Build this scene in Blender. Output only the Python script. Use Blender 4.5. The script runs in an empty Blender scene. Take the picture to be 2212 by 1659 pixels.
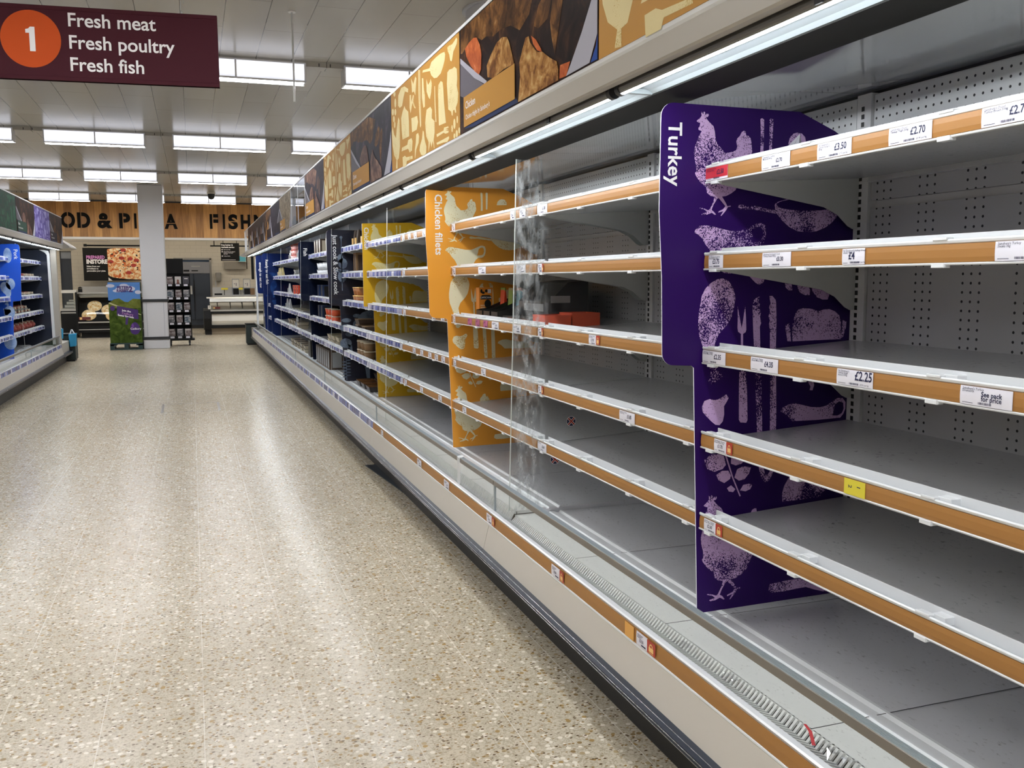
import bpy, math, random
from mathutils import Vector, Matrix
random.seed(7)
C = bpy.context.scene
H = 1.38                       # eye height; the floor is z = 0, the aisle runs along +Y
# ------------------------------------------------------------------ camera
F_PX, YAW, PITCH, ROLL = 1977.7, .33379, .11384, .00507
cy, sy, cp, sp_ = math.cos(YAW), math.sin(YAW), math.cos(PITCH), math.sin(PITCH)
fw = Vector((sy*cp, cy*cp, -sp_)); r0 = Vector((cy, -sy, 0)); d0 = fw.cross(r0)
rt = r0*math.cos(ROLL) + d0*math.sin(ROLL); dn = -r0*math.sin(ROLL) + d0*math.cos(ROLL)
cam = bpy.data.cameras.new('camera'); cam.sensor_width = 36; cam.lens = F_PX/2212*36; cam.clip_start = .05
co = bpy.data.objects.new('camera', cam); C.collection.objects.link(co); C.camera = co
co.matrix_world = Matrix(((rt.x, -dn.x, -fw.x, 0), (rt.y, -dn.y, -fw.y, 0), (rt.z, -dn.z, -fw.z, H), (0, 0, 0, 1)))
# ------------------------------------------------------------------ world, exposure, light levels
C.view_settings.view_transform = 'Standard'; C.view_settings.look = 'None'
C.view_settings.gamma = 1; C.view_settings.use_curve_mapping = False
C.view_settings.exposure = 0.0
W = bpy.data.worlds.new('world'); C.world = W; W.use_nodes = True
W.node_tree.nodes['Background'].inputs[0].default_value = (.9, .95, 1, 1)
W.node_tree.nodes['Background'].inputs[1].default_value = .03
CEIL_L, DOWN_L, TUBE_L, BACK_L = 1.35, 48.0, 47.0, 20.0     # radiance of ceiling lights, case tubes, added counter battens
cyc = C.cycles
cyc.max_bounces = 9; cyc.diffuse_bounces = 4; cyc.glossy_bounces = 4; cyc.transmission_bounces = 4
cyc.transparent_max_bounces = 14; cyc.caustics_reflective = False; cyc.caustics_refractive = False
cyc.sample_clamp_indirect = 4; cyc.use_denoising = True
# ------------------------------------------------------------------ helpers: objects
def tag(o, label=None, cat=None, group=None, kind=None):
    if label: o['label'] = label
    if cat: o['category'] = cat
    if group: o['group'] = group
    if kind: o['kind'] = kind
    return o
def empty(name, loc=(0, 0, 0), rz=0, label=None, cat=None, group=None):
    o = bpy.data.objects.new(name, None); C.collection.objects.link(o)
    o.location = loc; o.rotation_euler = (0, 0, rz); o.empty_display_size = .05
    return tag(o, label, cat, group)
def dup(root, parent=None):
    c = root.copy(); C.collection.objects.link(c)
    if parent: c.parent = parent
    for ch in list(root.children): dup(ch, c)
    return c
_tc = {}
def text2d(s, bold=0.0, res=2):
    k = (s, bold, res)
    if k not in _tc:
        cu = bpy.data.curves.new('t', 'FONT'); cu.body = s; cu.size = 1; cu.resolution_u = res; cu.offset = bold
        ob = bpy.data.objects.new('t', cu); me = ob.to_mesh()
        v = [(x.co.x, x.co.y) for x in me.vertices]; f = [tuple(p.vertices) for p in me.polygons]
        ob.to_mesh_clear(); bpy.data.objects.remove(ob); bpy.data.curves.remove(cu)
        x0 = min(a[0] for a in v)
        _tc[k] = ([((a[0]-x0)/.69, a[1]/.69) for a in v], f)
    return _tc[k]
class MB:
    def __init__(s): s.v = []; s.f = []; s.m = []; s.s = []
    def add(s, vs, fs, m=0, sm=False):
        b = len(s.v); s.v += [tuple(x) for x in vs]
        for f in fs: s.f.append(tuple(i+b for i in f)); s.m.append(m); s.s.append(sm)
        return s
    def box(s, a, b, m=0):
        x0, y0, z0 = a; x1, y1, z1 = b
        return s.add([(x0,y0,z0),(x1,y0,z0),(x1,y1,z0),(x0,y1,z0),(x0,y0,z1),(x1,y0,z1),(x1,y1,z1),(x0,y1,z1)],
              [(0,3,2,1),(4,5,6,7),(0,1,5,4),(1,2,6,5),(2,3,7,6),(3,0,4,7)], m)
    def poly(s, pts, mp, m=0):
        n = len(pts); vs = [mp(u, v) for u, v in pts]
        return s.add(vs, [tuple(range(n))], m)
    def prism(s, prof, lo, hi, ax='y', m=0, sm=False, caps=True):
        # profile (a,b): ax y -> (x,z); ax x -> (y,z); ax z -> (x,y)
        g = {'y': lambda a, b, t: (a, t, b), 'x': lambda a, b, t: (t, a, b), 'z': lambda a, b, t: (a, b, t)}[ax]
        n = len(prof); vs = [g(a, b, lo) for a, b in prof] + [g(a, b, hi) for a, b in prof]
        fs = [(i, (i+1) % n, n+(i+1) % n, n+i) for i in range(n)]
        s.add(vs, fs, m, sm)
        if caps: s.add(vs, [tuple(range(n))[::-1], tuple(range(n, 2*n))], m)
        return s
    def sheet(s, prof, lo, hi, m=0, sm=False):     # open profile swept along y
        n = len(prof); vs = [(a, lo, b) for a, b in prof] + [(a, hi, b) for a, b in prof]
        return s.add(vs, [(i, i+1, n+i+1, n+i) for i in range(n-1)], m, sm)
    def cyl(s, p, q, r, n=12, m=0, r2=None, caps=True):
        p = Vector(p); q = Vector(q); d = (q-p).normalized(); a = d.orthogonal().normalized(); b = d.cross(a)
        r2 = r if r2 is None else r2
        c = [(math.cos(2*math.pi*i/n), math.sin(2*math.pi*i/n)) for i in range(n)]
        vs = [p+(a*x+b*y)*r for x, y in c] + [q+(a*x+b*y)*r2 for x, y in c]
        s.add(vs, [(i, (i+1) % n, n+(i+1) % n, n+i) for i in range(n)], m, True)
        if caps: s.add(vs, [tuple(range(n))[::-1], tuple(range(n, 2*n))], m)
        return s
    def lathe(s, prof, c=(0, 0, 0), n=20, m=0, sx=1, sy=1):
        vs = []; k = len(prof)
        for i in range(n):
            a = 2*math.pi*i/n
            for r, z in prof: vs.append((c[0]+r*sx*math.cos(a), c[1]+r*sy*math.sin(a), c[2]+z))
        return s.add(vs, [(i*k+j, ((i+1) % n)*k+j, ((i+1) % n)*k+j+1, i*k+j+1) for i in range(n) for j in range(k-1)], m, True)
    def blob(s, c, r, n=10, k=6, m=0, jit=0, rnd=None):
        vs = []; rnd = rnd or random
        for j in range(k+1):
            t = math.pi*j/k
            for i in range(n):
                a = 2*math.pi*i/n; q = 1+jit*rnd.uniform(-1, 1)*(0 < j < k)
                vs.append((c[0]+r[0]*q*math.sin(t)*math.cos(a), c[1]+r[1]*q*math.sin(t)*math.sin(a), c[2]+r[2]*q*math.cos(t)))
        return s.add(vs, [(j*n+i, (j+1)*n+i, (j+1)*n+(i+1) % n, j*n+(i+1) % n) for j in range(k) for i in range(n)], m, True)
    def text(s, t, h, mp, u, v, m=0, bold=.012, al='l', res=2, rot=False, sq=1.0):
        vs, fs = text2d(t, bold, res)
        w = max(a[0] for a in vs); o = {'l': 0, 'c': -w/2, 'r': -w}[al]
        if rot: P = [mp(u+y*h, v-(x+o)*h*sq) for x, y in vs]       # reads downwards, tops to +u
        else: P = [mp(u+(x+o)*h*sq, v+y*h) for x, y in vs]
        return s.add(P, fs, m)
    def build(s, name, mats, parent=None, loc=(0, 0, 0), rot=(0, 0, 0), bevel=0):
        me = bpy.data.meshes.new(name); me.from_pydata(s.v, [], s.f)
        mats = mats if isinstance(mats, (list, tuple)) else [mats]
        for x in mats: me.materials.append(x)
        me.polygons.foreach_set('material_index', s.m); me.polygons.foreach_set('use_smooth', s.s); me.update()
        o = bpy.data.objects.new(name, me); C.collection.objects.link(o)
        o.location = loc; o.rotation_euler = rot
        if parent: o.parent = parent
        if bevel:
            b = o.modifiers.new('bevel', 'BEVEL'); b.width = bevel; b.segments = 2; b.limit_method = 'ANGLE'; b.angle_limit = .7
        return o
# The cases were measured in their own frame, at a bay pitch of 1.25; the true pitch is 1.3625 m. Everything that belongs
# to the cases is brought to true size here and set down on the shop floor (floor level in the case frame: FL).
S_CASE = 1.09; FL = .114
def to_true_size(before):
    for o in C.objects:
        if o not in before and o.parent is None:
            o.location = (o.location.x*S_CASE, o.location.y*S_CASE, (o.location.z-FL)*S_CASE); o.scale = (S_CASE,)*3
# ------------------------------------------------------------------ helpers: materials
class N:                                       # tiny expression builder over Math nodes
    def __init__(s, nt, v): s.nt = nt; s.v = v
    def op(s, o, *a):
        n = s.nt.nodes.new('ShaderNodeMath'); n.operation = o
        for i, x in enumerate((s,)+a):
            x = x.v if isinstance(x, N) else x
            if isinstance(x, (int, float)): n.inputs[i].default_value = x
            else: s.nt.links.new(x, n.inputs[i])
        return N(s.nt, n.outputs[0])
    def __add__(s, o): return s.op('ADD', o)
    def __sub__(s, o): return s.op('SUBTRACT', o)
    def __mul__(s, o): return s.op('MULTIPLY', o)
    def __truediv__(s, o): return s.op('DIVIDE', o)
    def lt(s, o): return s.op('LESS_THAN', o)
    def gt(s, o): return s.op('GREATER_THAN', o)
    def mod(s, o): return s.op('FLOORED_MODULO', o)
    def floor(s): return s.op('FLOOR')
    def abs(s): return s.op('ABSOLUTE')
    def pow(s, o): return s.op('POWER', o)
    def max(s, o): return s.op('MAXIMUM', o)
    def min(s, o): return s.op('MINIMUM', o)
    def step(s, a, b):
        n = s.nt.nodes.new('ShaderNodeMapRange'); s.nt.links.new(s.v, n.inputs[0])
        n.inputs[1].default_value = a; n.inputs[2].default_value = b
        return N(s.nt, n.outputs[0])
def newmat(name):
    m = bpy.data.materials.new(name); m.use_nodes = True; nt = m.node_tree
    return m, nt, nt.nodes['Principled BSDF']
def c4(c): return (c[0], c[1], c[2], 1)
def P(name, col, rough=.5, metal=0, spec=.5):
    m, nt, b = newmat(name)
    b.inputs['Base Color'].default_value = c4(col); b.inputs['Roughness'].default_value = rough
    b.inputs['Metallic'].default_value = metal; b.inputs['Specular IOR Level'].default_value = spec
    return m
def E(name, col, s):
    m, nt, b = newmat(name); b.inputs['Base Color'].default_value = (.8, .8, .8, 1)
    b.inputs['Emission Color'].default_value = c4(col); b.inputs['Emission Strength'].default_value = s
    return m
def coords(nt):
    t = nt.nodes.new('ShaderNodeTexCoord'); x = nt.nodes.new('ShaderNodeSeparateXYZ')
    nt.links.new(t.outputs['Object'], x.inputs[0])
    return t.outputs['Object'], N(nt, x.outputs[0]), N(nt, x.outputs[1]), N(nt, x.outputs[2])
def noise(nt, co_, scale, detail=3, rough=.5, stretch=None):
    if stretch:
        mp = nt.nodes.new('ShaderNodeMapping'); mp.inputs['Scale'].default_value = stretch
        nt.links.new(co_, mp.inputs[0]); co_ = mp.outputs[0]
    n = nt.nodes.new('ShaderNodeTexNoise'); n.inputs['Scale'].default_value = scale
    n.inputs['Detail'].default_value = detail; n.inputs['Roughness'].default_value = rough
    nt.links.new(co_, n.inputs['Vector']); return N(nt, n.outputs['Fac'])
def ramp(nt, fac, stops, const=False):
    r = nt.nodes.new('ShaderNodeValToRGB'); nt.links.new(fac.v, r.inputs[0])
    if const: r.color_ramp.interpolation = 'CONSTANT'
    e = r.color_ramp.elements
    while len(e) < len(stops): e.new(.5)
    for el, (p, c) in zip(e, stops): el.position = p; el.color = c4(c)
    return r.outputs[0]
def mix(nt, fac, a, b):
    n = nt.nodes.new('ShaderNodeMix'); n.data_type = 'RGBA'
    if isinstance(fac, N): nt.links.new(fac.v, n.inputs[0])
    else: n.inputs[0].default_value = fac
    for i, x in ((6, a), (7, b)):
        if isinstance(x, (tuple, list)): n.inputs[i].default_value = c4(x)
        else: nt.links.new(x, n.inputs[i])
    return n.outputs[2]
def setc(nt, b, c): nt.links.new(c, b.inputs['Base Color'])
def bump(nt, b, h, strength=.3, dist=.002):
    n = nt.nodes.new('ShaderNodeBump'); n.inputs['Strength'].default_value = strength; n.inputs['Distance'].default_value = dist
    nt.links.new(h.v, n.inputs['Height']); nt.links.new(n.outputs[0], b.inputs['Normal'])
def pane(name, tint=(.985, .992, .988), base=.012, frost=None):
    m = bpy.data.materials.new(name); m.use_nodes = True; nt = m.node_tree; nt.nodes.clear()
    out = nt.nodes.new('ShaderNodeOutputMaterial'); tr = nt.nodes.new('ShaderNodeBsdfTransparent'); tr.inputs[0].default_value = c4(tint)
    gl = nt.nodes.new('ShaderNodeBsdfGlossy'); gl.inputs['Roughness'].default_value = .02
    lw = nt.nodes.new('ShaderNodeLayerWeight'); lw.inputs[0].default_value = .5
    fac = N(nt, lw.outputs['Facing']).pow(5.0)*.5+base
    mx = nt.nodes.new('ShaderNodeMixShader'); nt.links.new(fac.v, mx.inputs[0]); nt.links.new(tr.outputs[0], mx.inputs[1]); nt.links.new(gl.outputs[0], mx.inputs[2])
    res = mx.outputs[0]
    if frost:                                   # dried condensation marks near the pane's front edge
        o, x, y, z = coords(nt); df = nt.nodes.new('ShaderNodeBsdfDiffuse'); df.inputs[0].default_value = (.75, .78, .8, 1)
        n = noise(nt, o, 20, 10, .80, (1.5, 1, .55)).step(.46, .74)
        band = (x-frost[0]).step(.0, .03)*(x*-1+frost[1]).step(.0, .10)
        m2 = nt.nodes.new('ShaderNodeMixShader'); nt.links.new((n*band*.75+.012).v, m2.inputs[0])
        nt.links.new(res, m2.inputs[1]); nt.links.new(df.outputs[0], m2.inputs[2]); res = m2.outputs[0]
    nt.links.new(res, out.inputs[0]); return m
def scuffed(name, col, dark, rough=.4, amount=.5, scale=9):
    m, nt, b = newmat(name); o, x, y, z = coords(nt); b.inputs['Roughness'].default_value = rough
    n1 = noise(nt, o, scale, 4).step(.35, .75); n2 = noise(nt, o, scale*14, 3, .6, (1, .5, 1)).step(.60, .72)
    setc(nt, b, mix(nt, n1*n2*amount, col, dark)); return m
def printed(name, ink, speck, cut=.52, scale=260):
    m, nt, b = newmat(name); o, x, y, z = coords(nt); b.inputs['Roughness'].default_value = .6; b.inputs['Specular IOR Level'].default_value = .05
    big = noise(nt, o, 9, 3, .6).step(.38, .66)*.26
    n = noise(nt, o, scale, 3, .6)+big
    setc(nt, b, mix(nt, n.step(cut, cut+.06), ink, speck)); return m
def food(name, stops, scale=14, rough=.35, seed=0.0):
    m, nt, b = newmat(name); o, x, y, z = coords(nt); b.inputs['Roughness'].default_value = rough
    n = nt.nodes.new('ShaderNodeTexNoise'); n.noise_dimensions = '4D'; n.inputs['W'].default_value = seed
    n.inputs['Scale'].default_value = scale; n.inputs['Detail'].default_value = 7; n.inputs['Roughness'].default_value = .62
    n.inputs['Distortion'].default_value = .9; nt.links.new(o, n.inputs['Vector'])
    b.inputs['Roughness'].default_value = max(rough, .5); b.inputs['Specular IOR Level'].default_value = .04
    setc(nt, b, ramp(nt, N(nt, n.outputs['Fac']), stops)); return m
# ------------------------------------------------------------------ materials
def mk_floor():
    m, nt, b = newmat('terrazzo'); o, x, y, z = coords(nt)
    def vor(scale, st=None):
        v = nt.nodes.new('ShaderNodeTexVoronoi'); v.inputs['Scale'].default_value = scale
        mp = nt.nodes.new('ShaderNodeMapping'); nt.links.new(o, mp.inputs[0])
        if st: mp.inputs['Scale'].default_value = st
        nt.links.new(mp.outputs[0], v.inputs['Vector']); s = nt.nodes.new('ShaderNodeSeparateColor'); nt.links.new(v.outputs['Color'], s.inputs[0])
        return N(nt, v.outputs['Distance']), N(nt, s.outputs[0]), N(nt, s.outputs[1])
    d1, a1, b1 = vor(52); d2, a2, b2 = vor(84, (1, 1.5, 1)); d3, a3, b3 = vor(190)
    base = ramp(nt, a3, [(0, (.39, .33, .235)), (.45, (.53, .46, .345)), (1, (.63, .565, .45))])
    c1 = ramp(nt, a1, [(0, (.28, .19, .09)), (.06, (.38, .25, .10)), (.13, (.43, .33, .19)), (.24, (.60, .53, .41)), (.6, (.80, .74, .63))], True)
    base = mix(nt, d1.lt(.42)*b1.lt(.62), base, c1)
    c2 = ramp(nt, a2, [(0, (.10, .06, .025)), (.35, (.27, .16, .05)), (.7, (.30, .22, .12))], True)
    base = mix(nt, d2.lt(.44)*b2.lt(.21), base, c2)
    gx = ((x+.022).mod(.302)-.151).abs().gt(.1496); gy = ((y+.02).mod(1.02)-.51).abs().gt(.5088)
    g = gx.max(gy)*(noise(nt, o, 1.3, 2).step(.35, .6)*.55+.25)
    setc(nt, b, mix(nt, g, base, (.80, .76, .68)))
    b.inputs['Specular IOR Level'].default_value = .42
    nt.links.new((noise(nt, o, 5, 3)*.12+.165).v, b.inputs['Roughness']); return m
def mk_ceiling():
    m, nt, b = newmat('ceiling_tile'); o, x, y, z = coords(nt)
    col = (x/.305).floor(); stag = (col.mod(2.0))*.76
    lx = ((x).mod(.305)-.1525).abs().gt(.1497); ly = ((y+stag).mod(1.52)-.76).abs().gt(.757)
    wn = nt.nodes.new('ShaderNodeTexWhiteNoise'); wn.noise_dimensions = '1D'; nt.links.new((col+((y+stag)/1.52).floor()*17).v, wn.inputs['W'])
    base = mix(nt, N(nt, wn.outputs['Value']), (.40, .38, .345), (.45, .43, .39))
    setc(nt, b, mix(nt, lx.max(ly*.7), base, (.10, .09, .08)))
    b.inputs['Roughness'].default_value = .26; b.inputs['Specular IOR Level'].default_value = .38; return m
def mk_wood():
    m, nt, b = newmat('oak_plank'); o, x, y, z = coords(nt)
    k = (x/.165).floor(); wn = nt.nodes.new('ShaderNodeTexWhiteNoise'); wn.noise_dimensions = '1D'; nt.links.new(k.v, wn.inputs['W'])
    g = noise(nt, o, 3.2, 5, .6, (9, 1, .8)); v = N(nt, wn.outputs['Value'])*.34+g*.62
    c = ramp(nt, v, [(.2, (.24, .10, .022)), (.45, (.44, .205, .05)), (.65, (.62, .31, .085)), (.85, (.74, .43, .15))])
    edge = (x.mod(.165)-.0825).abs().gt(.0805)
    setc(nt, b, mix(nt, edge*.7, c, (.10, .045, .015))); b.inputs['Roughness'].default_value = .45; return m
def mk_tiles():
    m, nt, b = newmat('cream_wall_tile'); o, x, y, z = coords(nt)
    row = (z/.105).floor(); off = row.mod(2.0)*.15
    g = ((z.mod(.105)-.0525).abs().gt(.0495)).max(((x+off).mod(.30)-.15).abs().gt(.1465))
    setc(nt, b, mix(nt, g*.6, (.62, .57, .48), (.40, .36, .29))); b.inputs['Roughness'].default_value = .3; return m
def mk_perf(name, y0, grouped, z0=0.0, base=(.47, .475, .50)):
    # punched steel: rows of round holes on a 25.5 mm pitch, in groups of three on the lower panels
    m, nt, b = newmat(name); o, x, y, z = coords(nt); b.inputs['Roughness'].default_value = .33
    yy = y-y0
    if grouped:
        q = (yy.mod(.155)-.0775)
        h = ((q/.0255+.5).floor().max(-1.0).min(1.0))*.0255
        dy = q-h
    else: dy = (yy.mod(.0255)-.01275)
    dz = ((z-z0).mod(.0225)-.01125)
    r = (dy*dy+dz*dz).op('SQRT')
    setc(nt, b, mix(nt, r.lt(.0034), base, (.012, .012, .014))); return m
def mk_blue_strip():
    m, nt, b = newmat('packed_ticket_strip'); o, x, y, z = coords(nt)
    k = (y*13.0).floor(); wn = nt.nodes.new('ShaderNodeTexWhiteNoise'); wn.noise_dimensions = '1D'; nt.links.new((k+(z*3).floor()*31).v, wn.inputs['W'])
    v = N(nt, wn.outputs['Value']); edge = ((y*13.0).mod(1.0)-.5).abs().lt(.42)
    setc(nt, b, mix(nt, edge, (.30, .28, .42), ramp(nt, v, [(0, (.045, .07, .28)), (.35, (.16, .20, .48)), (.6, (.42, .42, .60)), (.8, (.68, .68, .80))], True)))
    b.inputs['Roughness'].default_value = .25; return m
M = {}
M['floor'] = mk_floor(); M['ceil'] = mk_ceiling(); M['wood'] = mk_wood(); M['tile'] = mk_tiles()
M['white'] = P('white_enamel', (.76, .77, .79), .3); M['deckw'] = scuffed('white_deck_enamel', (.70, .705, .74), (.08, .08, .08), .22, .8, 7)
M['shelf'] = scuffed('shelf_enamel', (.55, .56, .58), (.10, .10, .10), .16, .9, 8)
M['grillew'] = scuffed('scuffed_white_plate', (.72, .725, .70), (.25, .24, .22), .4, .9, 12)
M['bracket'] = P('grey_enamel', (.60, .62, .61), .4)
M['beige'] = P('beige_panel', (.54, .505, .455), .38); M['cream'] = P('cream_enamel', (.43, .405, .36), .45, 0, .3)
M['dark'] = P('dark_plastic', (.012, .013, .016), .45); M['black'] = P('black', (.006, .006, .007), .5)
M['bump'] = P('navy_bumper', (.010, .016, .030), .3, 0, .4); M['chrome'] = P('chrome', (.75, .77, .8), .15, 1)
M['alu'] = P('aluminium', (.46, .52, .56), .35, .6); M['aluf'] = P('aluminium_face', (.23, .21, .19), .35, .5)
M['steel'] = P('steel', (.55, .54, .52), .3, .9)
M['brown'] = P('brown_card_strip', (.36, .172, .050), .4, 0, .3); M['blues'] = mk_blue_strip()
M['plast'] = P('white_plastic', (.82, .84, .86), .2)
M['glass'] = pane('clear_glass'); M['glassf'] = pane('marked_glass', frost=(1.17, 1.36)); M['acry'] = pane('clear_acrylic', (.85, .87, .9), .05)
M['perf'] = mk_perf('punched_steel_shaded', -.0205, True, .004); M['perf_lit'] = mk_perf('punched_steel_lit', -.0038, False, -.00125, (.74, .76, .78))  # one paint; top panel coloured as lit, lower panels coloured as shaded
M['tube'] = E('lamp_tube', (.93, .97, 1), TUBE_L); M['tubeback'] = P('tube_back', (.16, .155, .15), .3, .6)
M['reflw'] = P('reflector_white', (.34, .385, .41), .4); M['blackband'] = P('black_band', (.012, .012, .011), .7, 0, .15)
M['intop'] = P('canopy_lining', (.78, .81, .83), .08, .5, .9)
def mk_ceil_light():
    m, nt, b = newmat('prismatic_diffuser'); o, x, y, z = coords(nt)
    st = noise(nt, o, 9, 4, .6, (.5, 3, 14)); dv = ((x+.6).mod(.6)-.3).abs().gt(.294)
    lamp = ((z+.075).abs()*-14+1.0).max(0.0)     # the tubes show through the prisms as a brighter band
    f = (st*.35+.42+lamp*.75)*(dv*-.25+1.0)
    b.inputs['Emission Color'].default_value = (.84, .87, 1, 1); nt.links.new((f*CEIL_L).v, b.inputs['Emission Strength']); return m
M['cdown'] = E('lamp_opening', (.97, .98, 1), DOWN_L); M['clight'] = mk_ceil_light(); M['batten'] = E('added_batten', (1, .93, .80), BACK_L)
M['lframe'] = P('light_frame', (.85, .86, .9), .4)
M['ink'] = P('navy_ink', (.012, .014, .06), .5); M['paper'] = P('ticket_paper', (.83, .82, .90), .4); M['redpaper'] = P('red_ticket', (.55, .03, .045), .4)
M['lockred'] = P('lock_sticker_red', (.42, .035, .02), .4); M['gold'] = P('lock_gold', (.85, .55, .2), .4); M['yellow'] = P('yellow_ticket', (.72, .62, .05), .4)
M['pink'] = P('pink_ticket', (.42, .10, .22), .4); M['tape'] = P('orange_tape', (.75, .38, .08), .4)
M['lettering'] = P('white_lettering', (.86, .85, .86), .5)
# ------------------------------------------------------------------ the setting
def struct(name, mb, mats, **k): return tag(mb.build(name, mats, **k), kind='structure')
ZC = H+1.935
struct('floor', MB().box((-8, -7, -.1), (8, 30, 0)), M['floor'])
struct('ceiling', MB().box((-8, -7, ZC), (8, 24.45, ZC+.1)), M['ceil'])
M['plaster'] = P('cream_plaster', (.55, .51, .44), .6); M['upper'] = P('white_trim_paint', (.74, .71, .66), .45)
struct('wall_left', MB().box((-8.1, -7, 0), (-8, 30, ZC)), M['plaster'])
struct('wall_right', MB().box((8, -7, 0), (8.1, 30, ZC)), M['plaster'])
struct('wall_front', MB().box((-8, -7.1, 0), (8, -7, ZC)), M['plaster'])
# bulkhead faced with oak planks over the counters
struct('wall_bulkhead', MB().box((-8, 24.32, H+1.06), (8, 24.5, ZC)), M['wood'])
struct('trim_1', MB().box((-8, 24.27, H+1.005), (8, 24.5, H+1.062)), M['upper'], bevel=.006)
struct('trim_2', MB().box((-8, 24.28, ZC-.03), (8, 24.32, ZC)), M['dark'])
struct('wall_recess_soffit', MB().box((-8, 24.5, H+1.50), (8, 30, H+1.60)), M['plaster'])
# tiled back wall with the openings of the service door (left) and the cold room (middle)
bw = MB()
for a, b, z0, z1 in ((-8, -3.46, 0, 2.9), (-3.17, -.46, 0, 2.9), (.54, 8, 0, 2.9), (-3.46, -3.17, 2.23, 2.9), (-.46, .54, 1.99, 2.9)):
    bw.box((a, 28.5, z0), (b, 28.7, z1))
struct('wall_back', bw, M['tile'])
M['ddoor'] = P('dark_blue_door', (.022, .03, .045), .3); M['trans'] = P('transom_grey', (.30, .33, .38), .4)
struct('door_1', MB().box((-3.46, 28.6, 0), (-3.17, 28.64, 2.0)).box((-3.46, 28.58, 0), (-3.44, 28.66, 2.23)).box((-3.19, 28.58, 0), (-3.17, 28.66, 2.23)).box((-3.46, 28.58, 1.99), (-3.17, 28.66, 2.02)), M['ddoor'])
struct('window_1', MB().box((-3.44, 28.6, 2.02), (-3.19, 28.62, 2.23)), M['trans'])
M['coldwall'] = P('cold_room_wall', (.32, .36, .42), .5)
struct('wall_cold_room', MB().box((-.9, 29.7, 0), (1, 29.8, 2.45)).box((-.6, 28.7, 0), (-.46, 29.7, 2.45)).box((.54, 28.7, 0), (.7, 29.7, 2.45)), M['coldwall'])
struct('trim_3', MB().box((.50, 28.46, 0), (.56, 28.72, 2.03)).box((-.48, 28.46, 1.99), (.56, 28.72, 2.05)).box((-.48, 28.46, 0), (-.42, 28.72, 2.03)), P('door_frame_grey', (.32, .31, .29), .4))
# square pillar with black guard strips
M['pillar'] = P('pillar_paint', (.60, .60, .63), .4)
p = MB().box((-.97, 20.15, 0), (-.50, 20.62, ZC)); p.box((-.985, 20.135, 0), (-.485, 20.635, .17))
pl = struct('pillar', p, M['pillar'], bevel=.012)
for z in (.19, .96):
    tag(MB().box((-.995, 20.125, z), (-.475, 20.645, z+.055)).build('guard_strip', M['dark'], pl, bevel=.006), 'black rubber guard strip')
for x in (-.90, -.57): MB().box((x-.003, 20.146, .26), (x+.003, 20.15, .95)).build('cover_joint', M['trans'], pl)
# round column behind the right-hand header
struct('column', MB().cyl((2.23, 6.55, 0), (2.23, 6.55, ZC), .285, 40).cyl((2.23, 6.55, ZC-.012), (2.23, 6.55, ZC), .31, 40), M['pillar'])
# ------------------------------------------------------------------ ceiling lights and their trunking
rows = [(22.2, 'in the row beside the oak bulkhead'), (17.65, 'in the row over the pillar top'), (13.1, 'in the row under the maroon sign'),
        (8.52, 'in the row behind the maroon sign'), (4.0, None), (-.55, None), (-5.1, None)]
proto = None
for ri, (y, lab) in enumerate(rows):
    b = MB().box((-8, y+.02, ZC-.045), (8, y+.17, ZC))
    for k in range(-5, 6):
        x = -1.10+1.535*k-.7675
        for dx in (-.05, .05): b.box((x+dx-.004, y+.017, ZC-.04), (x+dx+.004, y+.02, ZC-.012), 1)
    struct('trim_%d' % (4+ri), b, [M['ceil'], M['dark']])
    MBd = None
    for k in (range(-3, 6) if ri < 4 else range(-4, 6)):
        if proto is None:
            proto = empty('ceiling_light')
            f = MB(); L = .60; D = .17; h = .165
            for a in (-L, -.008, L-.016): f.box((a, -.004, -h), (a+.016, D+.004, 0))
            f.box((-L, -.004, -h-.004), (L, .012, -h+.010)); f.box((-L, D-.012, -h-.004), (L, D+.004, -h+.01)); f.box((-L, -.004, -.012), (L, .01, 0))
            f.build('frame', M['lframe'], proto)
            MB().box((-L+.006, .002, -h+.008), (L-.006, D-.002, -.004)).build('diffuser', M['clight'], proto)
            MB().box((-L+.018, .014, -h-.001), (L-.018, D-.014, -h+.006)).build('lamp_opening', M['cdown'], proto)
            o = proto
        else: o = dup(proto)
        o.location = (-1.10+1.535*k, y, ZC-.02)
        o['category'] = 'ceiling light'; o['group'] = 'strip ceiling lights'
        if lab is None: o['label'] = 'bright fluorescent ceiling light out of sight above and behind the viewpoint'
        elif -2 <= k <= 4:
            n = {-2: 'fifth', -1: 'fourth', 0: 'third', 1: 'second', 2: 'first'}.get(k)
            if k <= 2: o['label'] = 'bright ceiling light %s, %s from the right case' % (lab, n)
            else: o['label'] = 'bright ceiling light %s, %s' % (lab, 'over the right case' if k == 3 else 'past the right case')
        else: o['label'] = 'ceiling light at the unseen %s end of the %s' % ('left' if k < 0 else 'right', lab.replace('in the ', ''))
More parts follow.
